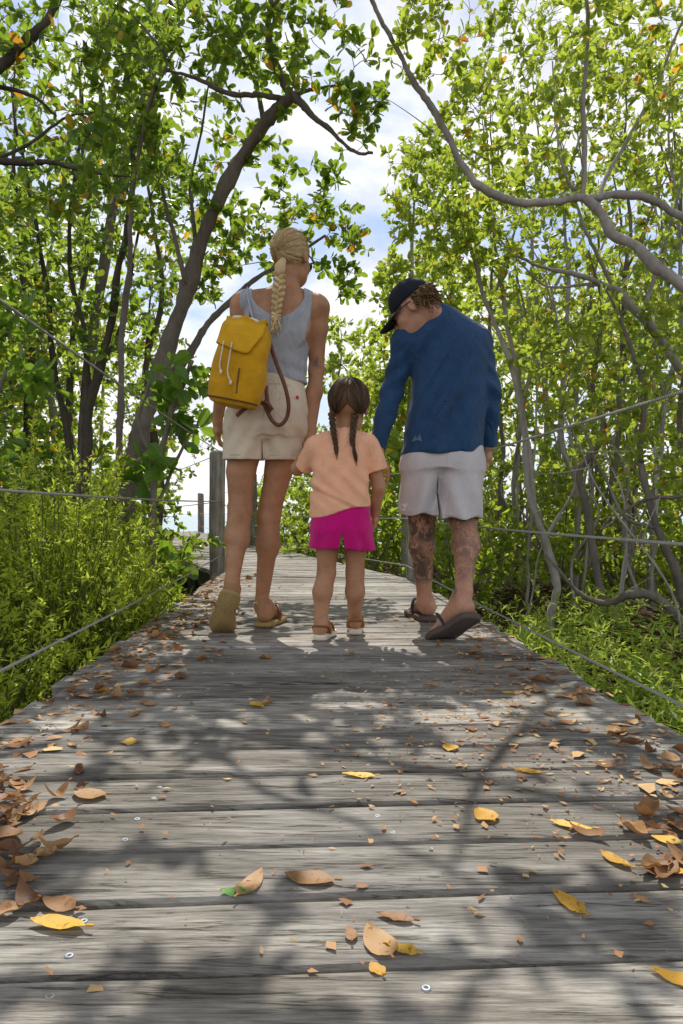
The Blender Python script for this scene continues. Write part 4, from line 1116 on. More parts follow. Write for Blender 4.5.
    Sh.add(cone(W(422, 466, 2.955), W(416.5, 524, 2.985), .102, .092, (1, 0, 0), .84), .03); Sh.add(cone(W(461, 466, 2.95), W(456.5, 528, 2.92), .102, .098, (1, 0, 0), .92), .03)
    Xg, Yg, Zg = Sh.ax()
    lw = np.clip((Z(470) - Zg) / .1, 0, 1)
    Sh.F = (Sh.F + .004 * vnoise(Xg, Yg, Zg, 15, 31) + .0065 * lw * np.sin((Xg * 1.0 + Zg * .45 * np.sign(Xg - X(437))) * 60 + 1.5 * vnoise(Xg, Yg, Zg, 7, 2))).astype(np.float32)
    Lg = T.copy(); Lg.add(cone(hpL, kL, .085, .056), .03); Lg.add(cone(hpR, kR, .085, .056), .03)
    Sh.F = np.minimum(Sh.F, Lg.F - .005)
    gap = np.maximum(np.abs(Xg - X(436) + (Zg - Z(500)) * .06) - .002 - np.maximum(0, Z(490) - Zg) * .03, Zg - Z(478))
    Sh.F = np.maximum(Sh.F, -gap.astype(np.float32))
    Sh.F = np.where(Zg < Z(498), np.maximum(Sh.F, -(Sh.F + .011)), Sh.F).astype(np.float32)
    hem = np.where(Xg < X(436), Z(514.5), Z(518.5)) + .006 * np.sin(Xg * 60)
    Sh.F = np.maximum(Sh.F, np.maximum(hem - Zg, Zg - Z(446)).astype(np.float32))
    sh = put('shorts', Sh, LGREY, root)
    for q_ in ([(443, 458), (442, 466), (440, 474), (438, 480)], [(400, 511), (410, 511.5), (420, 511.5), (431, 511.5)], [(440, 515), (452, 515.5), (464, 515.5), (474, 515)]):
        MB().tube(spline(on_back(q_, Sh, .0006), 24), .0014, 5).build('seam', LGREY, sh)
    lg = MB(); lg.add(on_back([(399, 502), (402, 504), (406.5, 503.5), (405, 506.5), (403.5, 508), (404.5, 511), (400, 510), (398.8, 507)], Sh, .002), [(0, 1, 7), (1, 2, 3), (1, 3, 4, 7), (7, 4, 5, 6)])
    l2 = lg.build('print', WHITEP, sh, smooth=False)
    # cap, hair
    def local(Fd):
        Xg, Yg, Zg = Fd.ax(); P = [Xg - hc.x, Yg - hc.y, Zg - hc.z]
        return [P[0] * Mh[0, i] + P[1] * Mh[1, i] + P[2] * Mh[2, i] for i in range(3)]
    C = Field(np_(hc) - .21, np_(hc) + .21, .004)
    C.add(ell(L(0, -.010, .038), np.array((.087, .104, .090)) * HS, Mh), .01)
    l = local(C)
    C.F = np.maximum(C.F, (.028 * HS - .10 * l[1] - l[2]).astype(np.float32))
    C.F += (.0012 * np.cos(np.arctan2(l[0], l[1] + .01) * 6)).astype(np.float32) * (l[2] > .04)
    cap = put('cap', C, CAPM, root)
    br = MB(); nu, nv = 21, 9; v = []
    for j in range(nv):
        for i in range(nu):
            a = (i / (nu - 1) - .5) * 2; t = j / (nv - 1)
            x = .078 * a * (1 - .10 * t); ye = -.010 + .103 * math.sqrt(max(0, 1 - (x / .087) ** 2))
            yy = ye + t * .088 * math.sqrt(max(0, 1 - abs(a) ** 2.6)); v.append(L(x, yy, .026 - .10 * ye - .22 * (yy - ye) - 2.2 * x * x * (0.4 + t)))
    f = [(j * nu + i, j * nu + i + 1, (j + 1) * nu + i + 1, (j + 1) * nu + i) for j in range(nv - 1) for i in range(nu - 1)]
    br.add(v, f); bo = br.build('brim', CAPM, cap)
    md = bo.modifiers.new('thick', 'SOLIDIFY'); md.thickness = .004
    bt = MB(); bt.add(*ico(L(0, -.01, .129), .006)); b2 = bt.build('button', CAPM, cap)
    Hf = Field(np_(hc) - .16, np_(hc) + .16, .004)
    Hf.add(ell(L(0, -.030, .015), np.array((.079, .092, .085)) * HS, Mh), .02)
    l = local(Hf)
    cut = poly2(l[1] / HS, l[2] / HS, [(-.3, -.060), (-.085, -.058), (-.045, -.040), (-.030, .0), (.0, .018), (.022, .0), (.03, .06), (-.3, .10)])
    Hf.F = np.maximum(Hf.F, cut.astype(np.float32))
    hr = put('hair', Hf, MHAIR, root)
    g = np.random.default_rng(4); mb = MB(); n = 0
    while n < 420:                                    # short wavy locks on sides and nape
        d_ = unit(g.normal(size=3)); p = np.array([.080 * d_[0], -.030 + .093 * d_[1], .015 + .086 * d_[2]])
        if p[2] > .045 or p[2] < -.055 or p[1] > -.015 - .25 * p[2] or (p[1] > -.05 and p[2] < -.02): continue
        q = p + np.array([d_[0] * .006, -.004, -.012]) + g.normal(size=3) * .004; e = q + np.array([d_[0] * .010, -.002 + g.normal() * .006, -.010 + g.normal() * .008])
        mb.tube(spline([L(*p), L(*q), L(*e)], 6), [.0028, .0026, .0008], 4); n += 1
    so = mb.build('strands', MHAIR, hr)
    sg = MB()
    for sx in (-1, 1):
        sg.tube(spline([L(.082 * sx, -.012, .006), L(.080 * sx, .04, .006), L(.070 * sx, .088, .002)], 14), .0032, 6)
        sg.add(*lens_mesh([L(.034 * sx + .029 * math.cos(a), .106 - .5 * (.034 + .029 * math.cos(a)) ** 2 * 8, -.006 + .022 * math.sin(a)) for a in np.linspace(0, 6.28, 17)[:-1]]))
    sg.build('sunglasses', GLASS, root)
    flip_flop(root, HL, ML, 1.02, 1, DKSOLE, STRAPD, .022); flip_flop(root, HR, MR, 1.02, -1, DKSOLE, STRAPD, .024)
    return root
def ico(c, r, n=8):
    v = [np_(c) + r * np.array([math.sin(t) * math.cos(p), math.sin(t) * math.sin(p), math.cos(t)]) for t in np.linspace(0, math.pi, n) for p in np.linspace(0, 2 * math.pi, n)]
    f = [(i * n + j, i * n + j + 1, (i + 1) * n + j + 1, (i + 1) * n + j) for i in range(n - 1) for j in range(n - 1)]
    return v, f
woman(); backpack(); girl(); man()
# ================================================================ trees, shrubs
def unit_rows(a): return a / (np.linalg.norm(a, axis=1)[:, None] + 1e-9)
class Leaves:
    T7 = np.array([(0, 0, 0), (0, .35, -.01), (0, .70, -.04), (0, 1, -.10), (-.30, .28, .05), (-.49, .62, .06), (-.32, .91, .0), (.30, .28, .05), (.49, .62, .06), (.32, .91, .0)])
    F7q = np.array([(1, 2, 5, 4), (2, 3, 6, 5), (1, 7, 8, 2), (2, 8, 9, 3)]); F7t = np.array([(0, 1, 4), (0, 7, 1)])
    T4 = np.array([(0, 0, 0), (-.5, .42, .05), (0, 1, -.06), (.5, .42, .05)]); F4t = np.array([(0, 2, 1), (0, 3, 2)])
    def __init__(s): s.p = []; s.d = []; s.n = []; s.l = []; s.w = []
    def add(s, p, d, n, l, w):
        s.p.append(p); s.d.append(unit_rows(d)); s.n.append(n); s.l.append(l); s.w.append(w)
    def count(s): return sum(len(x) for x in s.p)
    def rosettes(s, tips, ax, per, L, aspect, g, spread=(30, 80), droop=.0):
        N = len(tips)
        if not N: return
        ax = unit_rows(ax); K = N * per
        P = np.repeat(tips, per, 0); A = np.repeat(ax, per, 0)
        u = unit_rows(np.cross(A, np.array([.3, .2, .93]) + g.normal(size=(K, 3)) * .15)); v = np.cross(A, u)
        az = np.tile(np.arange(per) * 2.399, N) + np.repeat(g.uniform(0, 6.28, N), per) + g.normal(size=K) * .3
        po = np.radians(g.uniform(spread[0], spread[1], K))
        d = A * np.cos(po)[:, None] + (u * np.cos(az)[:, None] + v * np.sin(az)[:, None]) * np.sin(po)[:, None]
        d[:, 2] -= droop; d = unit_rows(d + g.normal(size=(K, 3)) * .12)
        n = A - d * (A * d).sum(1)[:, None] + g.normal(size=(K, 3)) * .25
        keep = g.uniform(size=K) > .12
        ln = L * g.uniform(.45, 1.25, K)
        off = A * (g.uniform(-.25, .15, K) * L)[:, None]
        s.add((P + off)[keep], d[keep], n[keep], ln[keep], (ln * aspect * g.uniform(.85, 1.15, K))[keep])
    def build(s, name, mat, parent, simple=False):
        P = np.concatenate(s.p); Dn = np.concatenate(s.d); N = np.concatenate(s.n); L = np.concatenate(s.l); Wd = np.concatenate(s.w)
        N = unit_rows(N - Dn * (N * Dn).sum(1)[:, None]); S = np.cross(Dn, N)
        T = s.T4 if simple else s.T7; m = len(T)
        V = P[:, None, :] + T[None, :, 0, None] * (S * Wd[:, None])[:, None, :] + T[None, :, 1, None] * (Dn * L[:, None])[:, None, :] + T[None, :, 2, None] * (N * L[:, None])[:, None, :]
        b = (np.arange(len(P)) * m)[:, None, None]
        if simple: F = [(s.F4t[None] + b).reshape(-1, 3)]
        else: F = [(s.F7q[None] + b).reshape(-1, 4), (s.F7t[None] + b).reshape(-1, 3)]
        return mesh_obj(name, V.reshape(-1, 3), F, mat, parent, smooth=False)

BARK_L = bark_mat('grey_brown_bark', (.075, .060, .048), (.28, .24, .20)); BARK_R = bark_mat('pale_bark', (.15, .13, .112), (.52, .475, .425)); BARK_D = bark_mat('dark_bark', (.040, .032, .025), (.15, .125, .10))
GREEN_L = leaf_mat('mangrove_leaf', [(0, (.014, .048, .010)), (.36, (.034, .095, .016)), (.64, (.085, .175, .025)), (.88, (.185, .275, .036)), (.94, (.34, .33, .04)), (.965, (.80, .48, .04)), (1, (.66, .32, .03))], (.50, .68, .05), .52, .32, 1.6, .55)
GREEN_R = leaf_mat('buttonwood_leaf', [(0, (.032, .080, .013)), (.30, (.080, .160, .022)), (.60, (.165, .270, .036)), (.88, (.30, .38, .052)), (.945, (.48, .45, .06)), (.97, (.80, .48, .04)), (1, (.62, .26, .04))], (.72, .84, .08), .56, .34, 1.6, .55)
GREEN_B = leaf_mat('yellow_green_bush_leaf', [(0, (.06, .12, .015)), (.4, (.13, .23, .025)), (.8, (.26, .36, .045)), (1, (.40, .44, .07))], (.66, .78, .07), .52)  # brighter yellow-green leaf tones for bushes
FEATHER = leaf_mat('feathery_leaf', [(0, (.14, .23, .018)), (.4, (.32, .44, .035)), (.8, (.48, .56, .060)), (1, (.58, .60, .10))], (.80, .90, .09), .55)
GROUNDL = leaf_mat('ground_leaf', [(0, (.12, .20, .025)), (.5, (.23, .36, .05)), (.85, (.36, .47, .08)), (1, (.45, .46, .14))], (.66, .78, .09), .5)
BIGLEAF = leaf_mat('sea_grape_leaf', [(0, (.03, .085, .014)), (.5, (.07, .16, .024)), (1, (.14, .24, .035))], (.42, .64, .04), .45, .3)

def grow(tips, nodes, g, r0, tube, sides=4, sag=.08, minr=.0013):
    """join every tip to the nearest wood already grown; returns the curves"""
    nodes = np.array(nodes, float); curves = []
    order = np.argsort([np.min(np.sum((nodes - t) ** 2, 1)) for t in tips])
    cap = len(nodes) + len(tips) * 6; A = np.zeros((cap, 3)); A[:len(nodes)] = nodes; n = len(nodes)
    for i in order:
        t = tips[i]; dv = A[:n] - t
        q = np.sum(dv ** 2, 1) + np.maximum(0, dv[:, 2]) ** 2 * .8; j = int(np.argmin(q)); a = A[j]
        ln = np.linalg.norm(t - a)
        if ln < .02: continue
        mid1 = a + (t - a) * .35 + g.normal(size=3) * ln * .10 + np.array([0, 0, sag * ln]); mid2 = a + (t - a) * .7 + g.normal(size=3) * ln * .08 + np.array([0, 0, sag * ln * .6])
        C = spline([a, mid1, mid2, t], 10 if ln > .4 else 7)
        ra = min(r0, .0016 + .0075 * ln); tube.tube(C, [ra, minr], sides, cap=False)
        k = C[[-1, -3, -5]] if len(C) > 6 else C[[-1, -3]]
        A[n:n + len(k)] = k; n += len(k); curves.append(C)
    return curves
def tree(label, limbs, blobs, bark, leaf, seed, L=.074, aspect=.54, per=8, step=.075, group=None, twig_r=.010, name='tree', cat='tree', spread=(30, 80), bare=0, simple=False, mat_sides=9):
    """limbs: (points, radii); blobs: (centre, radii, number of twig ends)"""
    g = np.random.default_rng(seed)
    base = Vector(limbs[0][0][0]); root = tag(empty(name, base), label, cat, group)
    tb = MB(); nodes = []
    for pts, rad in limbs:
        C = spline(pts, max(12, (len(pts) - 1) * 9)); wob = np.cumsum(g.normal(size=C.shape) * .0022, 0); wob -= np.linspace(0, 1, len(C))[:, None] * wob[-1]
        tt = np.linspace(0, 1, len(C)); ln = np.linalg.norm(np.diff(C, axis=0), axis=1).sum(); kk = 0
        for fq in (3.1, 6.7, 12.3):                 # crooked growth
            kk = kk + np.sin(tt[:, None] * fq * ln * .8 + g.uniform(0, 6.28, 3)) * (.020 / fq ** .55)
        C = C + wob + kk * np.minimum(1, np.minimum(tt, 1 - tt) * 8)[:, None]
        rr = np.interp(np.linspace(0, 1, len(C)), np.linspace(0, 1, len(rad)), rad) * (1 + .10 * np.sin(tt * ln * 9 + g.uniform(0, 6)) * (np.array(rad).max() > .02) + .05 * g.normal(size=len(C)))
        tb.tube(C, rr, mat_sides, rough=.10); nodes += list(C[::2])
    tips = []
    for c, r, n in blobs:
        c = np.array(tuple(c)); r = np.array(r, float)
        k = max(1, n // 9); sub = c + unit_rows(g.normal(size=(k, 3))) * (g.uniform(0, 1, (k, 1)) ** .45) * r
        for i in range(n):
            s_ = sub[i % k]; tips.append(s_ + g.normal(size=3) * min(.30, r.min() * .45))
    cv = grow(np.array(tips), nodes, g, twig_r, tb)
    tb.build('trunk', bark, root)
    P, A = [], []
    for C in cv:
        ln = np.linalg.norm(C[-1] - C[0]); k = max(1, min(9, int(ln / step)))
        if bare and g.uniform() < bare: k = 0
        for j in range(k + 1):
            t = 1 - j * step / max(ln, .05) * g.uniform(.7, 1.1)
            if t < .15: break
            f = t * (len(C) - 1); i = min(int(f), len(C) - 2); p = C[i] + (C[i + 1] - C[i]) * (f - i)
            P.append(p + (g.normal(size=3) * .012 if j else 0)); A.append(unit(C[-1] - C[-2]) + g.normal(size=3) * (.5 if j else .25) + np.array([0, 0, .35]))
    if P:
        lv = Leaves(); lv.rosettes(np.array(P), np.array(A), per, L, aspect, g, spread); lv.build('crown', leaf, root, simple); root['n'] = 0; del root['n']
        return root, lv.count()
    return root, 0
def px_blob(px, py, d, rx, ry, rd, n):
    c = W(px, py, d); return (c, (rx / F_PX * d, rd, ry / F_PX * d), n)
total = 0
OVER = [((-.42, 3.16, 3.2), (.30, .20, .14), 9), ((.08, 3.32, 3.25), (.22, .22, .14), 7), ((.58, 3.3, 3.30), (.30, .22, .14), 9), ((-.80, 3.65, 3.45), (.26, .26, .16), 8), ((.90, 3.9, 3.6), (.24, .3, .16), 7),
        ((-1.15, 5.0, 4.5), (.22, .2, .15), 7), ((.0, 6.2, 5.3), (.26, .22, .2), 8), ((1.1, 6.0, 5.2), (.3, .3, .2), 9), ((-.9, 6.5, 5.5), (.36, .35, .25), 11), ((.4, 6.9, 5.8), (.36, .35, .25), 10),
        ((-1.4, 2.4, 4.4), (.5, .6, .3), 24), ((-1.4, .6, 4.4), (.7, .7, .4), 28), ((-.2, .9, 4.6), (.7, .7, .3), 30), ((1.0, 1.2, 4.7), (.7, .7, .3), 30), ((-.4, -.8, 4.6), (.8, .8, .4), 30), ((1.0, -.6, 4.6), (.8, .8, .4), 30), ((-1.6, -1.2, 4.2), (.8, .8, .5), 28)]  # unseen crown; front clumps dapple the deck, rear ones added to block skylight
def T_(*a, **k):
    global total
    o, n = tree(*a, **k); total += n; return o
Wd = lambda lst: [W(*p) for p in lst]
def down(px, py, d): p = W(px, py, d); p.z = float(ground_h(p.x, p.y)) - .05; return p

# ---- left side
T_('leaning grey trunk that forks above the woman into a spreading leafy crown',
   [([down(118, 600, 5.3)] + Wd([(128, 500, 5.3), (138, 440, 5.25), (152, 395, 5.2), (172, 330, 5.1), (191, 268, 5.0), (215, 205, 4.9), (238, 158, 4.8), (264, 120, 4.7), (291, 95, 4.6)]), [0.0757, 0.0704, 0.0686, 0.0669, 0.0634, 0.0581, 0.0528, 0.0475, 0.0458, 0.0440, 0.0405]),
    (Wd([(291, 95, 4.6), (281, 74, 4.55), (270, 42, 4.5), (271, 5, 4.45), (276, -40, 4.45), (262, -95, 4.5)]), [.0282, .0229, .0176, .0090, .005]),
    (Wd([(291, 95, 4.6), (306, 112, 4.55), (330, 130, 4.45), (352, 150, 4.4), (372, 152, 4.3)]), [0.0282, 0.0194, 0.0123, 0.0070]),
    (Wd([(284, 98, 4.62), (255, 90, 4.6), (224, 90, 4.6), (190, 74, 4.6), (150, 66, 4.5)]), [0.0211, 0.0158, 0.0070]),
    (Wd([(295, 92, 4.6), (316, 88, 4.5), (345, 82, 4.4)]), [0.0158, 0.0070]),
    (Wd([(262, 118, 4.7), (255, 85, 4.8), (235, 50, 4.8), (205, 20, 4.7), (185, -20, 4.6)]), [0.0176, 0.0123, 0.0070]),
    (Wd([(150, 402, 5.2), (175, 365, 5.25), (204, 322, 5.3), (236, 296, 5.35), (275, 268, 5.4), (325, 235, 5.4)]), [0.0387, 0.0317, 0.0246, 0.0176, 0.0088]),
    (Wd([(194, 262, 5.0), (193, 215, 5.1), (192, 170, 5.1), (203, 115, 5.0), (208, 80, 4.9)]), [0.0176, 0.0106, 0.0053]),
    (Wd([(186, 285, 5.0), (170, 230, 4.9), (155, 165, 4.8), (138, 105, 4.7)]), [0.0194, 0.0123, 0.0062]),
    (Wd([(271, 5, 4.45), (296, -30, 4.5), (310, -80, 4.6)]), [.012, .008, .004])],
   [px_blob(285, 40, 4.5, 50, 42, .5, 52), px_blob(235, 25, 4.6, 50, 35, .5, 40), px_blob(358, 118, 4.35, 24, 50, .35, 36), px_blob(322, 165, 4.5, 14, 18, .2, 6), px_blob(318, 55, 4.5, 36, 40, .4, 26),
    px_blob(200, 60, 4.7, 42, 55, .5, 38), px_blob(150, 95, 4.8, 50, 65, .5, 44), px_blob(225, 195, 5.5, 40, 45, .35, 40), px_blob(180, 185, 5.9, 40, 60, .4, 44), px_blob(255, 130, 4.8, 26, 22, .3, 16),
    px_blob(300, 225, 5.35, 44, 36, .35, 48), px_blob(335, 258, 5.4, 26, 32, .35, 26), px_blob(245, 248, 5.2, 22, 28, .35, 22), px_blob(325, 205, 5.4, 22, 20, .3, 14), px_blob(205, 290, 5.9, 30, 28, .3, 22)],
   BARK_L, GREEN_L, 3, per=7, L=.078, step=.10)
T_('many-stemmed dark tree between the left edge of the photo and the leaning trunk',
   [([down(84, 600, 6.0)] + Wd([(84, 480, 6.0), (92, 400, 5.9), (110, 320, 5.8), (124, 240, 5.7), (133, 160, 5.6), (128, 80, 5.5), (110, 10, 5.4)]), [0.0495, 0.0462, 0.0396, 0.0330, 0.0264, 0.0211, 0.0158, 0.0092]),
    ([down(80, 600, 6.05)] + Wd([(70, 480, 6.05), (58, 400, 6.0), (50, 330, 5.9), (38, 250, 5.8), (22, 170, 5.6), (10, 90, 5.5)]), [0.0396, 0.0363, 0.0297, 0.0238, 0.0185, 0.0132, 0.0079]),
    (Wd([(90, 410, 5.95), (84, 340, 6.0), (70, 270, 6.0), (68, 200, 5.9), (80, 120, 5.8), (75, 40, 5.7)]), [0.0264, 0.0224, 0.0185, 0.0132, 0.0079]),
    (Wd([(96, 385, 5.9), (118, 330, 6.1), (128, 290, 6.1), (140, 220, 6.0), (165, 160, 6.0)]), [0.0198, 0.0158, 0.0119, 0.0066])],
   [px_blob(110, 150, 5.6, 70, 60, .6, 61), px_blob(50, 200, 5.8, 60, 60, .6, 61), px_blob(110, 250, 5.8, 60, 60, .6, 54), px_blob(55, 95, 5.5, 60, 60, .5, 54), px_blob(130, 45, 5.4, 60, 45, .5, 43),
    px_blob(40, 320, 6.0, 55, 50, .6, 47), px_blob(130, 330, 6.1, 45, 50, .5, 38), px_blob(20, 260, 6.0, 50, 60, .5, 34), px_blob(165, 395, 5.8, 30, 26, .3, 16)],
   BARK_D, GREEN_L, 4, per=6, L=.078, step=.115)
T_('tree at the left edge whose dark bare branches reach into the top left corner',
   [([Vector((-2.9, 3.3, -.5))] + [Vector((-2.85, 3.4, .8))] + Wd([(-190, 200, 3.7), (-80, 130, 3.7), (0, 62, 3.7), (40, 22, 3.7), (62, -30, 3.7), (110, -120, 3.6)]), [0.0720, 0.0640, 0.0480, 0.0360, 0.0288, 0.0240, 0.0160, 0.0096]),
    (Wd([(-190, 200, 3.7), (-70, 165, 3.8), (0, 157, 3.8), (40, 158, 3.8), (80, 168, 3.75), (130, 176, 3.7)]), [0.0360, 0.0256, 0.0192, 0.0152, 0.0112, 0.0048]),
    (Wd([(0, 157, 3.8), (30, 140, 3.9), (60, 118, 3.9), (95, 110, 3.9)]), [0.0096, 0.0080, 0.0040]),
    (Wd([(-80, 130, 3.7), (-20, 86, 3.8), (25, 88, 3.8), (55, 115, 3.8)]), [0.0176, 0.0128, 0.0064])],
   [px_blob(30, 20, 3.7, 60, 40, .4, 40), px_blob(90, 195, 3.8, 50, 30, .4, 31), px_blob(30, 110, 3.9, 50, 40, .4, 34), px_blob(100, 60, 3.9, 45, 45, .4, 34), px_blob(20, 215, 3.9, 40, 40, .4, 27), px_blob(110, 120, 3.9, 35, 30, .3, 17), px_blob(150, -60, 3.6, 70, 50, .5, 27)],
   BARK_D, GREEN_L, 5, per=6, L=.072, step=.11)
T_('young tree with a thin dark stem rising right of the many-stemmed tree',
   [([down(118, 600, 4.7)] + Wd([(116, 460, 4.7), (118, 400, 4.7), (124, 310, 4.65), (131, 230, 4.6), (136, 175, 4.6), (150, 90, 4.5), (165, 60, 4.5), (140, 22, 4.5), (108, -5, 4.5)]), [.026, .024, .022, .02, .017, .014, .012, .010, .008, .006])],
   [px_blob(160, 130, 4.6, 36, 40, .3, 26), px_blob(150, 20, 4.5, 34, 28, .3, 20)], BARK_L, GREEN_L, 6)
T_('sea grape bush with large rounded leaves beside the yellow backpack',
   [([down(150, 610, 4.2)] + Wd([(155, 520, 4.2), (165, 440, 4.2), (178, 390, 4.2), (192, 360, 4.15)]), [.022, .02, .016, .010]), (Wd([(158, 500, 4.2), (180, 450, 4.2), (195, 425, 4.2)]), [.012, .007]), (Wd([(160, 470, 4.2), (140, 420, 4.2), (150, 380, 4.1)]), [.012, .007])],
   [px_blob(185, 375, 4.15, 26, 22, .2, 10), px_blob(190, 420, 4.2, 22, 28, .2, 10), px_blob(160, 395, 4.2, 26, 30, .25, 10), px_blob(158, 450, 4.2, 26, 30, .25, 12)], BARK_L, BIGLEAF, 7, L=.13, aspect=.62, per=4, step=.2, name='bush', cat='bush')
T_('low plant with broad dark leaves growing by the deck edge left of the woman\'s feet',
   [([down(150, 640, 4.7)] + Wd([(152, 600, 4.7), (156, 572, 4.7)]), [.014, .008])],
   [px_blob(158, 572, 4.7, 18, 20, .2, 10), px_blob(140, 570, 4.7, 20, 24, .2, 8)], BARK_L, BIGLEAF, 8, L=.13, aspect=.6, per=4, step=.2, name='bush', cat='bush')
T_('sparse low bush with big pale-edged leaves at the far left edge',
   [([down(-30, 620, 3.6)] + Wd([(-25, 480, 3.6), (-10, 420, 3.6), (5, 370, 3.6)]), [.02, .016, .010])],
   [px_blob(15, 375, 3.6, 34, 26, .2, 12), px_blob(10, 430, 3.6, 34, 24, .2, 10), px_blob(-10, 320, 3.7, 40, 30, .2, 8)], BARK_L, BIGLEAF, 9, L=.115, aspect=.55, per=4, step=.2, name='bush', cat='bush')

T_('overhanging tree whose crown roofs the boardwalk above the three people',
   [([Vector((-2.6, 6.9, -.5)), Vector((-2.5, 6.8, 1.5)), Vector((-2.1, 6.6, 3.6)), Vector((-1.5, 6.3, 5.0)), Vector((-.8, 5.9, 5.5)), Vector((.1, 5.4, 5.6)), Vector((.9, 5.0, 5.5))], [0.0600, 0.0540, 0.0450, 0.0360, 0.0270, 0.0180, 0.0084]),
    ([Vector((-1.5, 6.3, 5.0)), Vector((-1.1, 5.6, 5.0)), Vector((-.6, 4.9, 4.3)), Vector((-.3, 4.2, 3.9)), Vector((-.05, 3.7, 3.6)), Vector((.1, 3.3, 3.4))], [.030, .022, .015, .010, .006, .003]), ([Vector((-1.5, 6.3, 5.0)), Vector((-1.7, 4.5, 4.8)), Vector((-1.5, 2.6, 4.6)), Vector((-1.4, .6, 4.6))], [.03, .02, .014, .006]),
    ([Vector((-.8, 5.9, 5.5)), Vector((-.2, 6.3, 6.0)), Vector((.5, 6.7, 6.3)), Vector((1.3, 6.9, 6.4))], [0.0240, 0.0180, 0.0120, 0.0048])],
   OVER, BARK_L, GREEN_L, 41, per=8, step=.085, L=.085)
# ---- right side
T_('curved pale-barked tree whose long arching bough crosses the top right of the photo',
   [([Vector((3.2, 3.6, -.5)), Vector((2.95, 3.75, .6))] + Wd([(800, 370, 3.95), (683, 284, 4.0), (650, 262, 4.05), (618, 235, 4.1), (598, 212, 4.1), (584, 197, 4.1)]), [0.0595, 0.0525, 0.0434, 0.0350, 0.0322, 0.0294, 0.0280, 0.0266]),
    (Wd([(584, 197, 4.1), (560, 201, 4.1), (530, 203, 4.1), (502, 195, 4.1), (480, 185, 4.05), (466, 165, 4.05), (452, 138, 4.0), (434, 108, 4.0), (415, 78, 3.95), (396, 42, 3.9), (378, 12, 3.85), (362, -20, 3.8), (340, -90, 3.6)]), [0.0238, 0.0238, 0.0231, 0.0224, 0.0210, 0.0189, 0.0168, 0.0140, 0.0105, 0.0056]),
    (Wd([(584, 197, 4.1), (615, 196, 4.15), (650, 204, 4.2), (683, 217, 4.2), (760, 240, 4.1)]), [0.0210, 0.0224, 0.0238, 0.0280]),
    (Wd([(582, 195, 4.1), (586, 150, 4.1), (583, 100, 4.1), (586, 50, 4.05), (581, 0, 4.0), (575, -80, 3.9), (560, -200, 3.6)]), [0.0154, 0.0140, 0.0126, 0.0112, 0.0098, 0.0070]),
    (Wd([(576, 190, 4.12), (563, 168, 4.1), (556, 152, 4.1)]), [0.0112, 0.0084, 0.0042]),
    (Wd([(596, 210, 4.1), (612, 170, 4.3), (640, 120, 4.4), (668, 60, 4.4), (690, 0, 4.3)]), [0.0140, 0.0112, 0.0070])],
   [px_blob(440, 40, 4.0, 50, 40, .4, 40), px_blob(480, 90, 4.1, 50, 45, .4, 40), px_blob(530, 140, 4.2, 60, 45, .4, 44), px_blob(540, 40, 4.1, 60, 50, .5, 50), px_blob(610, 60, 4.2, 55, 60, .5, 56), px_blob(655, 120, 4.3, 45, 60, .5, 44), px_blob(490, 150, 4.1, 30, 25, .3, 14), px_blob(410, 20, 3.9, 30, 26, .3, 16), px_blob(660, 20, 4.2, 40, 40, .4, 36), px_blob(620, 160, 4.3, 40, 36, .4, 22)],
   BARK_R, GREEN_R, 21, per=7, L=.062, step=.10)
T_('slender tree with a bough sweeping left under the arching bough at the top right',
   [([Vector((3.1, 5.3, -.5))] + Wd([(735, 470, 5.0), (683, 378, 4.9), (655, 335, 4.85), (630, 305, 4.8), (602, 286, 4.8), (566, 270, 4.8), (530, 262, 4.8), (505, 252, 4.8)]), [0.0432, 0.0396, 0.0331, 0.0288, 0.0245, 0.0202, 0.0158, 0.0101, 0.0050]),
    (Wd([(655, 335, 4.85), (620, 295, 5.0), (592, 245, 5.0), (578, 200, 5.0), (560, 140, 4.9)]), [0.0187, 0.0144, 0.0115, 0.0058]),
    (Wd([(640, 318, 4.8), (662, 265, 4.8), (674, 215, 4.8), (690, 150, 4.7)]), [0.0158, 0.0115, 0.0058]),
    (Wd([(602, 286, 4.8), (560, 288, 4.9), (530, 275, 4.9), (480, 215, 4.9)]), [0.0115, 0.0072, 0.0043])],
   [px_blob(500, 240, 4.9, 50, 40, .4, 40), px_blob(570, 250, 4.9, 50, 36, .4, 34), px_blob(640, 240, 4.9, 50, 44, .4, 44), px_blob(460, 220, 4.9, 30, 36, .4, 24), px_blob(660, 330, 4.9, 36, 44, .4, 30)],
   BARK_R, GREEN_R, 22, per=7, L=.060, step=.09, bare=.15)
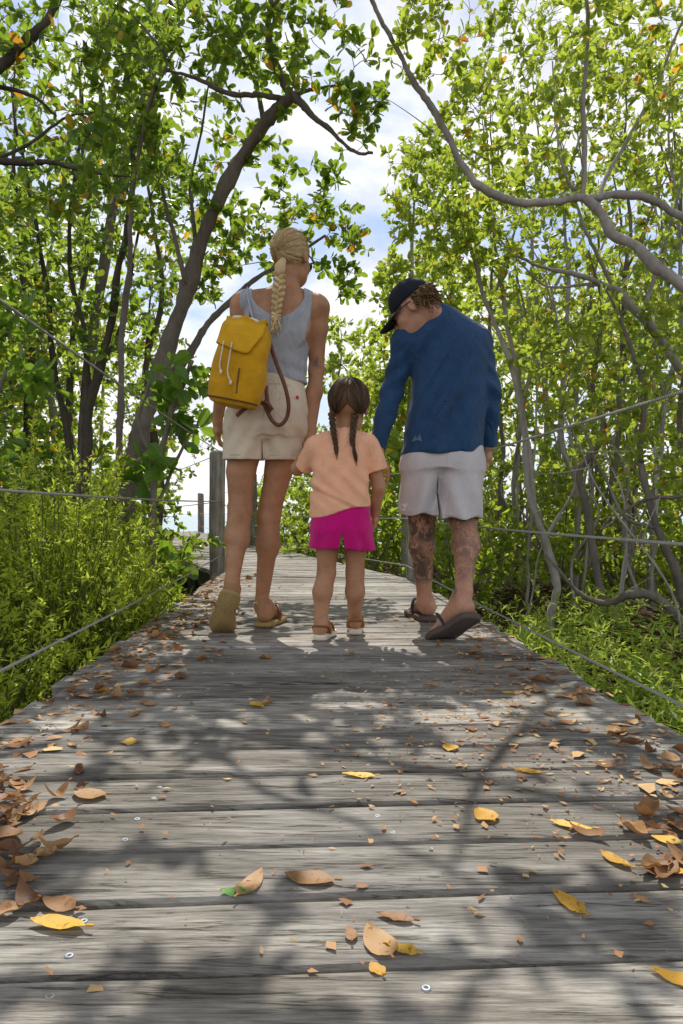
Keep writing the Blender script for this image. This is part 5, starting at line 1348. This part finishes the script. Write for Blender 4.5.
T_('pair of thin crooked stems rising from one root just right of the man',
   [([down(546, 640, 5.0)] + Wd([(552, 612, 5.0), (557, 582, 5.0), (548, 545, 5.0), (536, 510, 5.0), (529, 465, 5.0), (521, 430, 5.0), (513, 385, 5.0), (500, 340, 5.0), (484, 295, 5.0), (470, 250, 5.0), (455, 205, 4.9)]), [0.0340, 0.0323, 0.0306, 0.0289, 0.0255, 0.0229, 0.0204, 0.0187, 0.0170, 0.0153, 0.0110, 0.0059]),
    (Wd([(536, 510, 5.0), (531, 470, 5.1), (526, 430, 5.1), (519, 380, 5.1), (508, 330, 5.1), (500, 290, 5.1), (494, 240, 5.0), (498, 180, 5.0)]), [0.0221, 0.0204, 0.0187, 0.0170, 0.0153, 0.0119, 0.0059]),
    (Wd([(545, 540, 5.0), (575, 480, 5.0), (560, 400, 5.0), (572, 330, 5.0)]), [0.0119, 0.0102, 0.0068, 0.0043])],
   [px_blob(440, 215, 5.0, 34, 46, .4, 36), px_blob(430, 160, 5.0, 30, 40, .4, 26), px_blob(505, 200, 5.0, 36, 36, .4, 24), px_blob(478, 285, 5.1, 36, 30, .4, 30), px_blob(520, 330, 5.2, 40, 34, .4, 30), px_blob(450, 255, 5.0, 34, 30, .4, 26)],
   BARK_R, GREEN_R, 23, L=.056, per=7)
T_('crooked tree with a low horizontal bough at the right edge of the photo',
   [([down(700, 690, 4.2)] + Wd([(683, 622, 4.2), (655, 596, 4.2), (630, 592, 4.2), (604, 600, 4.3), (575, 590, 4.4), (545, 555, 4.5)]), [.035, .033, .030, .026, .02, .014, .007]),
    ([down(690, 660, 4.3)] + Wd([(680, 590, 4.3), (660, 530, 4.3), (640, 460, 4.4), (645, 400, 4.4), (625, 330, 4.4), (600, 280, 4.4)]), [.03, .028, .024, .02, .016, .012, .006]),
    ([down(600, 640, 4.9)] + Wd([(602, 600, 4.9), (590, 520, 4.9), (582, 470, 4.9), (600, 430, 4.9), (592, 380, 4.9), (603, 310, 4.9), (588, 250, 4.9)]), [.032, .03, .026, .024, .022, .018, .012, .006]),
    (Wd([(660, 530, 4.3), (625, 520, 4.3), (605, 480, 4.4), (580, 420, 4.5)]), [.012, .01, .006]),
    (Wd([(683, 495, 4.2), (640, 500, 4.2), (600, 530, 4.3)]), [.012, .01, .006])],
   [px_blob(640, 390, 4.4, 45, 40, .4, 40), px_blob(600, 350, 4.6, 45, 40, .4, 36), px_blob(660, 460, 4.4, 36, 36, .4, 30), px_blob(600, 450, 4.7, 40, 40, .4, 26), px_blob(560, 390, 4.8, 36, 40, .4, 26)],
   BARK_L, GREEN_R, 24, L=.058, per=7, bare=.1)
# slimmer trees standing farther back on the right
gR = np.random.default_rng(301)
far_r = [(575, 6.4, -20, .028, 'thin straight trunk in the thicket right of the pair of crooked stems'), (620, 7.0, 15, .032, 'thin trunk leaning right in the middle of the right-hand thicket'), (655, 6.2, 25, .03, 'thin trunk near the right edge, behind the low horizontal bough'),
         (525, 7.4, 12, .026, 'slender pale trunk seen through leaves close to the man\'s right sleeve'), (500, 8.6, -8, .03, 'distant slender trunk behind the man\'s right hand'), (700, 7.6, -30, .036, 'tall leafy trunk half outside the right edge'), (600, 8.8, -14, .03, 'distant trunk with sunlit leaves deep in the right-hand thicket')]
for px, d, lean, r, lab in far_r:
    b = down(px, 600, d); top = d * (HY + 90) / F_PX + EYE
    pts = [b] + [W(px + lean * t + gR.normal() * 7, HY - (HY - 60) * t, d + gR.normal() * .1) for t in (.05, .2, .4, .6, .8, 1.0)]
    lim = [(pts, [r, r * .95, r * .85, r * .7, r * .55, r * .4, r * .2])]
    for k in range(4):
        t = gR.uniform(.25, .7); p = W(px + lean * t, HY - (HY - 60) * t, d); q = W(px + lean * t + gR.normal() * 60, HY - (HY - 60) * (t + .28), d + gR.normal() * .4)
        lim.append(([p, p.lerp(q, .5) + Vector((0, 0, .12)), q], [r * .45, r * .3, r * .12]))
    for k in range(6):
        q0 = down(px + gR.normal() * 22, 604, d + gR.normal() * .25); h_ = gR.uniform(1.2, 3.2); sx = gR.normal() * .35
        lim.append(([q0, q0 + Vector((sx * .3, gR.normal() * .1, h_ * .35)), q0 + Vector((sx * .2 + gR.normal() * .12, gR.normal() * .1, h_ * .7)), q0 + Vector((sx, gR.normal() * .2, h_))], [r * .55, r * .45, r * .3, r * .12]))
    T_(lab, lim, [px_blob(px + lean * t + gR.normal() * 14, HY - (HY - 60) * t, d, 44, 42, .5, 30) for t in (.22, .36, .5, .64, .78, .92, 1.05)], BARK_R if px % 2 else BARK_L, GREEN_R, 330 + int(px), L=.072, per=7, step=.12, bare=.28)
# trees beyond the bend, seen between and above the people
far_c = [(372, 9.0, 20, 290, 'young tree with sparse bright leaves seen between the woman and the man'), (330, 11.5, 10, 330, 'small far tree above the little girl\'s head'), (405, 8.2, 12, 150, 'bright leafy tree directly behind the man\'s cap'), (445, 9.5, 8, 140, 'dense far tree behind the man\'s back'), (250, 12.0, -6, 330, 'far tree behind the woman\'s shoulder and backpack'), (300, 14.0, 0, 400, 'low far tree between the woman\'s arm and the girl')]
for px, d, lean, top, lab in far_c:
    b = down(px, 540, d); hgt = HY - top; r = .045
    pts = [b] + [W(px + lean * t + gR.normal() * 4, HY - hgt * t, d) for t in (.1, .35, .6, .85, 1.0)]
    T_(lab, [(pts, [r, r * .9, r * .7, r * .5, r * .3, r * .15])], [px_blob(px + lean * t + gR.normal() * 10, HY - hgt * t, d, 26 * (1.15 - .5 * t), 26, .5, int(22 + hgt * .06)) for t in np.linspace(.12, 1.0, max(3, int(hgt / 38)))], BARK_R, GREEN_R, 400 + int(px), L=.095, per=8, step=.12)
# trees farther back on the left
far_l = [(25, 8.0, -10, 60, 'dark background tree at the far left behind the many stems'), (150, 8.6, 8, 130, 'background tree seen through the branches left of the leaning trunk'), (75, 9.5, 4, 40, 'tall background tree filling the gaps between the dark stems'), (140, 10.5, 4, 280, 'background tree low behind the sea grape bush'), (-60, 6.5, 0, 0, 'leafy tree mostly outside the left edge')]
for px, d, lean, top, lab in far_l:
    b = down(px, 560, d); hgt = HY - top; r = .06
    pts = [b] + [W(px + lean * t + gR.normal() * 6, HY - hgt * t, d) for t in (.1, .35, .6, .85, 1.0)]
    T_(lab, [(pts, [r, r * .9, r * .7, r * .5, r * .3, r * .15])], [px_blob(px + lean * t + gR.normal() * 16, HY - hgt * t, d, 48 * (1.15 - .4 * t), 36, .6, 30) for t in np.linspace(.06, 1.0, max(3, int(hgt / 44)))], BARK_D, GREEN_L, 500 + int(px), L=.085, per=7, step=.13)

# ---- bushes
def bush(label, c, r, n, mat, seed, L=.08, aspect=.5, per=8, kind='bush'):
    """dense rounded bush from many short stems"""
    g = np.random.default_rng(seed); cx, cy = c; z0 = float(ground_h(cx, cy)) - .03
    limbs = []
    for k in range(9):
        a = g.uniform(0, 6.28); q = g.uniform(.3, .9)
        e = Vector((cx + math.cos(a) * r[0] * q, cy + math.sin(a) * r[1] * q, z0 + r[2] * g.uniform(.8, 1.7)))
        b = Vector((cx + g.normal() * .06, cy + g.normal() * .06, z0)); limbs.append(([b, b.lerp(e, .5) + Vector((0, 0, .08)), e], [.014, .010, .004]))
    return T_(label, limbs, [((cx, cy, z0 + r[2]), r, n)], BARK_L, mat, seed, L=L, aspect=aspect, per=per, name='bush', cat='bush', step=.09)
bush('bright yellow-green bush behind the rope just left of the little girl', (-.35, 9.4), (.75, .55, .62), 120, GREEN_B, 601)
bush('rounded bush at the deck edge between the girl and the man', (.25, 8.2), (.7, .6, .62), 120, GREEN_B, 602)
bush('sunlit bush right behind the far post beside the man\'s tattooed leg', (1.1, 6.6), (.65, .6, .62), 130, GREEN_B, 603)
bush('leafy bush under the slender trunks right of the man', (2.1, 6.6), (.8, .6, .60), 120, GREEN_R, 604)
bush('bush in the shade by the right edge behind the ropes', (3.3, 6.0), (.8, .6, .7), 120, GREEN_R, 605)
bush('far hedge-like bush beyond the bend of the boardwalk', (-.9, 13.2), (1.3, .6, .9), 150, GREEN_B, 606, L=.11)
bush('dark leafy bush behind the feathery shrub at the far left', (-2.7, 4.6), (.7, .7, .70), 170, GREEN_L, 607, L=.075)
bush('dark leafy bush behind the feathery shrub near the leaning trunk', (-1.75, 5.0), (.55, .5, .62), 130, GREEN_L, 608, L=.075)
bush('bush at the water\'s edge left of the far posts', (-5.4, 12.5), (1.1, .8, .75), 120, GREEN_L, 609, L=.11)
bush('dark bush deep in the thicket left of the sea grape', (-3.4, 7.2), (1.2, .8, .9), 170, GREEN_L, 610, L=.10)
bush('bush at the back of the thicket on the right', (2.6, 8.8), (1.3, .9, .9), 170, GREEN_R, 611, L=.10)
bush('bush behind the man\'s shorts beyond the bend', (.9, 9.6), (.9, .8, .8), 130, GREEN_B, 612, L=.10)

# ---- feathery shrubs left of the deck
def feathery(label, c, r, n, seed, hmax):
    g = np.random.default_rng(seed); cx, cy = c; z0 = float(ground_h(cx, cy))
    root = tag(empty('shrub', (cx, cy, z0)), label, 'shrub'); tb = MB(); lv = Leaves()
    for i in range(n):
        a = g.uniform(0, 6.28); q = g.uniform(0, 1) ** .5
        ex, ey = cx + math.cos(a) * r[0] * q, cy + math.sin(a) * r[1] * q
        bx, by = cx + (ex - cx) * .45 + g.normal() * .05, cy + (ey - cy) * .45 + g.normal() * .05
        h = hmax * (1 - .45 * q ** 2) * g.uniform(.55, 1.05)
        p3 = np.array([ex + g.normal() * .06, ey + g.normal() * .06, z0 + h]); p0 = np.array([bx, by, float(ground_h(bx, by)) - .02])
        C = spline([p0, p0 + (p3 - p0) * .4 + [0, 0, .10 * h], p0 + (p3 - p0) * .8 + [0, 0, .06 * h], p3 + [g.normal() * .03, g.normal() * .03, -.02]], 12); tb.tube(C, [.0040, .0012], 4, cap=False)
        # side sprigs with narrow leaves
        for k in range(g.integers(4, 8)):
            t = g.uniform(.30, 1.0) * 11; j = min(int(t), 10); s0 = C[j] + (C[j + 1] - C[j]) * (t - j)
            dr = unit(unit(C[j + 1] - C[j]) + g.normal(size=3) * .75); ln = g.uniform(.06, .16)
            E = spline([s0, s0 + dr * ln * .5 + [0, 0, .008], s0 + dr * ln + [0, 0, -.004]], 5); tb.tube(E, [.0016, .0008], 3, cap=False)
            m = int(ln / .0085); tt = np.linspace(.1, 1, m)[:, None]; P = s0 + dr * ln * tt + g.normal(size=(m, 3)) * .002
            side = unit_rows(np.cross(np.repeat(dr[None], m, 0), g.normal(size=(m, 3)))); sg = np.where(np.arange(m) % 2 == 0, 1, -1)[:, None]
            d = unit_rows(np.repeat(dr[None], m, 0) * .75 + side * sg * .9); l = g.uniform(.022, .042, m)
            lv.add(P, d, np.array([0, 0, 1.]) + g.normal(size=(m, 3)) * .5, l, l * g.uniform(.24, .38, m))
    tb.build('stem', plain_mat('green_stem', (.10, .13, .03), .7, .2), root); lv.build('foliage', FEATHER, root, simple=True)
    global total
    total += lv.count()
feathery('large feathery yellow-green shrub spilling over the left side of the boardwalk', (-1.33, 3.15), (.55, .55), 235, 701, 1.25)
feathery('feathery yellow-green shrub at the lower left edge of the photo', (-1.30, 2.20), (.42, .40), 110, 702, .86)
feathery('feathery shrub between the leaning trunk and the deck edge', (-1.55, 4.1), (.50, .45), 130, 703, 1.12)
feathery('low feathery shrub by the deck in the bottom left corner of the thicket', (-1.00, 1.55), (.16, .30), 40, 704, .46)
feathery('feathery light green shrub at the far left behind the lower rope', (-2.15, 3.3), (.5, .5), 120, 705, 1.25)

# ---- low plants
def ground_cover(regions, seed):
    g = np.random.default_rng(seed); lv = Leaves()
    for (x0, x1, y0, y1), n, L, asp, h in regions:
        for i in range(n):
            x, y = g.uniform(x0, x1), g.uniform(y0, y1)
            rel = x * RD[0] + y * RD[1]
            if LE - .02 < rel < RE + .04 and y < 5.6: continue
            z = float(ground_h(x, y)); hh = h * g.uniform(.3, 1.1); k = g.integers(5, 11)
            t = g.uniform(.2, 1, k)[:, None]; top = np.array([g.normal() * .06, g.normal() * .06, hh]); P = np.array([x, y, z]) + top * t
            d = g.normal(size=(k, 3)); d[:, 2] = np.abs(d[:, 2]) * .6 + .15
            l = L * g.uniform(.5, 1.2, k); lv.add(P, d, np.array([0, 0, 1.]) + g.normal(size=(k, 3)) * .3, l, l * asp * g.uniform(.8, 1.2, k))
    global total
    total += lv.count()
    tag(lv.build('ground_cover', GROUNDL, None, simple=True), kind='stuff')
ground_cover([((.86, 1.55, 1.2, 3.4), 900, .075, .22, .28), ((.7, 1.9, 3.2, 5.6), 600, .078, .22, .32), ((1.4, 3.6, 2.6, 6), 260, .075, .24, .22), ((-2.2, -.78, 1.0, 3.2), 420, .06, .20, .24), ((-3, -.9, 3, 7), 300, .08, .22, .25), ((-.9, 2.2, 6.2, 9.5), 420, .08, .26, .30), ((-6, -2.4, 7, 13), 260, .10, .3, .4), ((1, 6, 6, 11), 260, .09, .3, .3)], 801)
# ---- the wood that closes the view behind
def far_wood(seed):
    g = np.random.default_rng(seed); lv = Leaves(); tb = MB()
    for x0, x1, y0, y1, h, n in ((2.0, 9, 9.5, 14, 4.6, 330), (4.2, 8, 4.5, 9.5, 4.8, 210), (-9, -3.8, 9, 14, 4.6, 380), (-8, -3.6, 4.5, 9, 4.6, 300), (.4, 3.0, 12, 16, 3.6, 170)):
        for i in range(n):
            x, y = g.uniform(x0, x1), g.uniform(y0, y1); z = g.uniform(-.3, 1) ** 1.0 * h
            m = 26; c = np.array([x, y, max(z, -.2)]); P = c + g.normal(size=(m, 3)) * .24; lv.rosettes(P, g.normal(size=(m, 3)) * .6 + [0, 0, .6], 4, .13, .55, g)
        for i in range(n // 12):
            x, y = g.uniform(x0, x1), g.uniform(y0, y1); tb.tube(spline([(x, y, -.6), (x + g.normal() * .15, y, h * .35), (x + g.normal() * .3, y, h * .7), (x + g.normal() * .5, y, h)], 14), [.05, .035, .012], 6, cap=False)
    global total
    total += lv.count()
    o = tag(lv.build('woods', GREEN_R, None, simple=True), kind='stuff'); tb.build('trunk', BARK_R, o)
far_wood(901)
print('LEAVES', total)
# ================================================================ leaves fallen on the planks
def dry_mat(name, a, b, c):
    m, nt, out = new_mat(name)
    oi = nd(nt, 'ShaderNodeObjectInfo'); n = noise(nt, 40, 4, .6, coords(nt))
    f = math_n(nt, 'ADD', math_n(nt, 'MULTIPLY', oi.outputs['Random'], .75), math_n(nt, 'MULTIPLY', n, .3))
    col = ramp(nt, [(.15, a), (.5, b), (.85, c)], f)
    spot = ramp(nt, [(.60, (1, 1, 1)), (.68, (.42, .26, .16))], noise(nt, 130, 3, .6, coords(nt)))
    col = mixc(nt, col, spot, .75, 'MULTIPLY')
    p = princ(nt, out, col, .55, .35, link=False)
    t = nd(nt, 'ShaderNodeBsdfTranslucent'); t.inputs[0].default_value = (*b, 1); mx = nd(nt, 'ShaderNodeMixShader'); mx.inputs[0].default_value = .22
    nt.links.new(p.outputs[0], mx.inputs[1]); nt.links.new(t.outputs[0], mx.inputs[2]); nt.links.new(mx.outputs[0], out.inputs[0]); return m
BROWNL = dry_mat('dry_brown_leaf', (.12, .052, .023), (.28, .135, .055), (.48, .28, .12)); YELLOWL = dry_mat('yellow_leaf', (.58, .30, .03), (.72, .42, .05), (.80, .52, .10)); GREENL = dry_mat('fresh_leaf', (.06, .20, .02), (.08, .26, .03), (.12, .30, .04)); TANL = dry_mat('tan_leaf', (.30, .15, .06), (.42, .23, .09), (.50, .30, .13))
gl = np.random.default_rng(55)
def fallen(p, ang, L, wid, mat, label, group=None, curl=.2, fold=.2, lift=.0):
    n, m = 9, 5; v = []; k = gl.uniform(-1, 1)
    cu = curl * gl.uniform(.4, 1.4); tw = gl.normal() * .35
    for i in range(n):
        t = i / (n - 1); w = wid * L * .5 * (math.sin(math.pi * t ** .82) ** .75 + (.04 if i in (0, n - 1) else 0))
        for j in range(m):
            s_ = (j / (m - 1) - .5) * 2
            x = s_ * w + .05 * L * k * math.sin(3 * t); y = (t - .5) * L
            z = cu * L * (t - .45) ** 2 * 1.6 + fold * w * abs(s_) ** 1.6 * (1 + .6 * math.sin(7 * t + k * 3)) + tw * s_ * w * (t - .5) + gl.normal() * .0006
            v.append((x, y, z))
    f = [(i * m + j, i * m + j + 1, (i + 1) * m + j + 1, (i + 1) * m + j) for i in range(n - 1) for j in range(m - 1)]
    st = len(v); q = .0012
    for y, zz in ((-.5 * L, v[2][2]), (-.5 * L - .14 * L, v[2][2] + .01 * L)): v += [(-q, y, zz), (q, y, zz), (q, y, zz + q * 1.6), (-q, y, zz + q * 1.6)]
    f += [(st, st + 1, st + 5, st + 4), (st + 1, st + 2, st + 6, st + 5), (st + 2, st + 3, st + 7, st + 6), (st + 3, st, st + 4, st + 7)]
    v = np.array(v); v[:, 2] -= v[:, 2].min()
    c, s_ = math.cos(ang), math.sin(ang); v = v @ np.array([[c, s_, 0], [-s_, c, 0], [0, 0, 1]])
    o = mesh_obj('fallen_leaf', v, f, mat); o.location = (p[0], p[1], .0008 + lift); tag(o, label, 'leaf', group)
    return o
def FL(px, py, ang, L, wid, mat, label, **k): return fallen(G(px, py), R(ang), L, wid, mat, label, **k)
Yl = [(484, 816, 20, .046, .85, YELLOWL, 'round bright yellow leaf lying alone right of the middle of the boardwalk'), (570, 825, 62, .062, .36, YELLOWL, 'long narrow yellow leaf with its tip pointing right, near the right side'), (614, 860, 28, .050, .42, YELLOWL, 'narrow yellow leaf close to the right edge, below the long narrow one'),
      (567, 903, 24, .056, .44, YELLOWL, 'yellow oval leaf spotted brown in the lower right of the deck'), (378, 942, 22, .060, .60, TANL, 'tan oval leaf in the lower middle, largest of the three lying together'), (399, 948, 60, .042, .36, YELLOWL, 'thin yellow leaf right of the tan oval leaf in the lower middle'),
      (376, 969, 30, .024, .7, YELLOWL, 'tiny pale yellow leaf nearest the camera in the lower middle'), (309, 879, 75, .068, .52, TANL, 'broad tan leaf lying flat left of the middle'), (250, 885, -20, .066, .42, BROWNL, 'curled brown leaf beside the green leaf'), (234, 893, 80, .036, .60, GREENL, 'only green leaf on the boardwalk'),
      (58, 924, 80, .070, .36, YELLOWL, 'yellow-green pointed leaf at the lower left'), (59, 903, 60, .056, .52, TANL, 'tan oval leaf at the lower left above the yellow-green one'), (256, 706, 40, .055, .55, YELLOWL, 'yellow leaf in the sun left of the little girl\'s shadow'), (129, 742, 10, .045, .7, YELLOWL, 'golden leaf on the left side of the deck'),
      (358, 776, 82, .060, .40, YELLOWL, 'yellow leaf lying across the middle of the boardwalk'), (527, 771, 65, .052, .4, YELLOWL, 'slim yellow leaf right of the middle, in a shadow patch'), (450, 748, 10, .040, .8, YELLOWL, 'small rounded yellow leaf ahead of the round bright yellow one'), (510, 693, 80, .055, .4, YELLOWL, 'yellow leaf below the man\'s raised sandal'),
      (665, 840, 60, .040, .7, YELLOWL, 'bright yellow leaf on the right edge pile'), (668, 764, -10, .055, .6, TANL, 'orange curled leaf standing up at the right edge'), (675, 872, 80, .045, .5, YELLOWL, 'golden leaf at the right edge below the leaf pile'), (395, 917, 70, .045, .4, TANL, 'narrow tan leaf above the three leaves in the lower middle'), (350, 934, 5, .028, .5, TANL, 'small rolled tan leaf in the lower middle'),
      (680, 980, 60, .06, .4, YELLOWL, 'yellow leaf cut by the right edge near the bottom'), (100, 690, 50, .06, .6, YELLOWL, 'yellowish leaf on the left edge below the woman\'s raised sandal'), (90, 795, 80, .06, .7, TANL, 'pale tan leaf at the left side of the deck'), (14, 880, 10, .04, .6, BROWNL, 'small brown leaf at the left edge')]
for px, py, a, L, w, mt, lab in Yl: FL(px, py, a, L, w, mt, lab, curl=.12 if mt is not BROWNL else .3, fold=.12, lift=.012 if 'standing' in lab else 0)
def scatter(n, fx, mat, label, group, Lr=(.028, .066), curl=.45):
    for i in range(n):
        p = fx(); fallen(p, gl.uniform(0, 6.28), gl.uniform(*Lr), gl.uniform(.38, .62), mat, label, group, curl=curl * gl.uniform(.4, 1.6), fold=gl.uniform(-.2, 1.1), lift=gl.uniform(0, .003))
def edge_l():
    s_ = gl.uniform(1.0, 5.4); return D(LE + abs(gl.normal()) * .16 + .02, s_)
def pile_l():
    c = [(1.05, -.42), (1.12, -.46), (.92, -.43), (1.22, -.50)][gl.integers(4)]; return D(c[1] + gl.normal() * .06, c[0] + gl.normal() * .05)
def edge_r():
    s_ = gl.uniform(.85, 2.6) if gl.uniform() < .55 else 1.0 + gl.normal() * .14; return D(RE - .03 - abs(gl.normal()) * .13 - (.1 if s_ < 1.15 else 0), max(.8, s_))
def anywhere(): return D(gl.uniform(LE + .03, RE - .03), gl.uniform(.75, 5.5) ** 1.0)
scatter(112, edge_l, BROWNL, 'dry brown leaf in the litter along the left edge of the boardwalk', 'brown leaves along the left edge')
scatter(48, pile_l, BROWNL, 'curled dry brown leaf in the loose heap at the lower left', 'brown leaves heaped at the lower left', (.028, .058), .7)
scatter(62, edge_r, BROWNL, 'dry brown leaf in the litter along the right edge of the boardwalk', 'brown leaves along the right edge')
scatter(44, anywhere, TANL, 'small tan leaf lying loose on the grey planks', 'tan leaves scattered over the planks', (.022, .045), .2)
def bits(n, seed):
    g = np.random.default_rng(seed); v = []; f = []
    for i in range(n):
        k = g.uniform()
        if k < .30: p = D(RE - .05 - abs(g.normal()) * .22, g.uniform(.8, 3.2))
        elif k < .58: p = D(LE + abs(g.normal()) * .22, g.uniform(.75, 5.4))
        elif k < .8: p = D(.35 + g.normal() * .16, 1.55 + g.normal() * .35)
        else: p = D(g.uniform(LE, RE), g.uniform(.7, 4.6))
        a = g.uniform(0, 6.28); l = .0018 + .0085 * g.uniform() ** 2.2; w = l * g.uniform(.2, .8); b = len(v)
        ca, sa = math.cos(a), math.sin(a)
        for x, y, z in ((-w, l * g.uniform(-.5, .5), .0015), (w * g.uniform(-.5, .5), -l, .0025 * g.uniform()), (w, l * g.uniform(-.5, .5), .0015 + .004 * g.uniform()), (w * g.uniform(-.6, .6), l, .004 * g.uniform() + .001)):
            v.append((p.x + x * ca - y * sa, p.y + x * sa + y * ca, .0006 + z * .8))
        f.append((b, b + 1, b + 2, b + 3))
    for i in range(620):                              # torn leaf pieces, thick along the left edge
        p = D(LE + abs(g.normal()) * .17, g.uniform(1.3, 5.6)) if g.uniform() < .72 else D(RE - abs(g.normal()) * .15, g.uniform(.9, 3.6))
        a = g.uniform(0, 6.28); l = g.uniform(.008, .022); w = l * g.uniform(.35, .8); b = len(v); ca, sa = math.cos(a), math.sin(a); h = g.uniform(.001, .012)
        for x, y, z in ((-w, -.2 * l, h), (-.4 * w, -l, .001), (.5 * w, -.9 * l, .002), (w, .1 * l, h * g.uniform(.3, 1.2)), (.3 * w, l, .002), (-.6 * w, .7 * l, h * .5)):
            v.append((p.x + x * ca - y * sa, p.y + x * sa + y * ca, .0006 + z * .8))
        f += [(b, b + 1, b + 2, b + 3), (b, b + 3, b + 4, b + 5)]
    m, nt, out = new_mat('leaf_crumbs'); princ(nt, out, ramp(nt, [(0, (.16, .075, .035)), (.4, (.34, .17, .08)), (.75, (.50, .29, .14)), (1, (.60, .42, .20))], island(nt)), .8, .2)
    tag(mesh_obj('leaf_litter', v, f, m, smooth=False), kind='stuff')
bits(3800, 66)
# dead leaves and twigs on the soil beside the deck
def soil_litter(seed):
    g = np.random.default_rng(seed); lv = Leaves(); tb = MB()
    for (x0, x1, y0, y1), n in (((.85, 4.5, 1.4, 8), 3200), ((-4, -.7, 1.2, 8), 2200)):
        x = g.uniform(x0, x1, n); y = g.uniform(y0, y1, n); P = np.stack([x, y, ground_h(x, y) + g.uniform(.005, .03, n)], 1)
        d = g.normal(size=(n, 3)); d[:, 2] *= .2; l = g.uniform(.04, .08, n); lv.add(P, d, np.array([0, 0, 1.]) + g.normal(size=(n, 3)) * .35, l, l * .5)
    m, nt, out = new_mat('dead_leaf'); princ(nt, out, ramp(nt, [(0, (.06, .03, .016)), (.5, (.17, .085, .045)), (.85, (.28, .17, .09)), (1, (.40, .28, .16))], island(nt)), .7, .25)
    tag(lv.build('leaf_litter', m, None), kind='stuff')
soil_litter(67)
# bare dead sticks standing in the right-hand thicket
gs = np.random.default_rng(71)
for k, (x, y, h, lean, lab) in enumerate([(1.75, 4.6, .9, .3, 'grey dead stick leaning in front of the crooked stems'), (2.05, 4.2, 1.2, -.5, 'pale bare stick leaning left low in the right thicket'), (2.35, 4.9, 1.1, .5, 'pale forked dead stick leaning right in the right thicket'), (2.5, 4.0, .8, -.4, 'short bare stick near the right edge above the lower rope'), (1.35, 5.6, 1.0, .45, 'thin bare stick crossing behind the middle rope right of the man')]):
    t = MB(); z0 = float(ground_h(x, y)); a = np.array([x, y, z0 - .1]); b = np.array([x + lean * h, y + .1, z0 + h])
    C = spline([a, a + (b - a) * .35 + gs.normal(size=3) * .10, a + (b - a) * .7 + gs.normal(size=3) * .10, b], 20); t.tube(C, [.009, .007, .003], 6, rough=.15)
    for j in range(5):
        i = gs.integers(5, 18); e = C[i] + gs.normal(size=3) * .16 + [0, 0, .14]; t.tube(spline([C[i], (C[i] + e) / 2 + gs.normal(size=3) * .02, e], 8), [.006, .002], 5)
    o = t.build('dead_stick', bark_mat('bleached_wood', (.22, .20, .18), (.48, .45, .41)), None, loc=(x, y, z0)); tag(o, lab, 'stick')
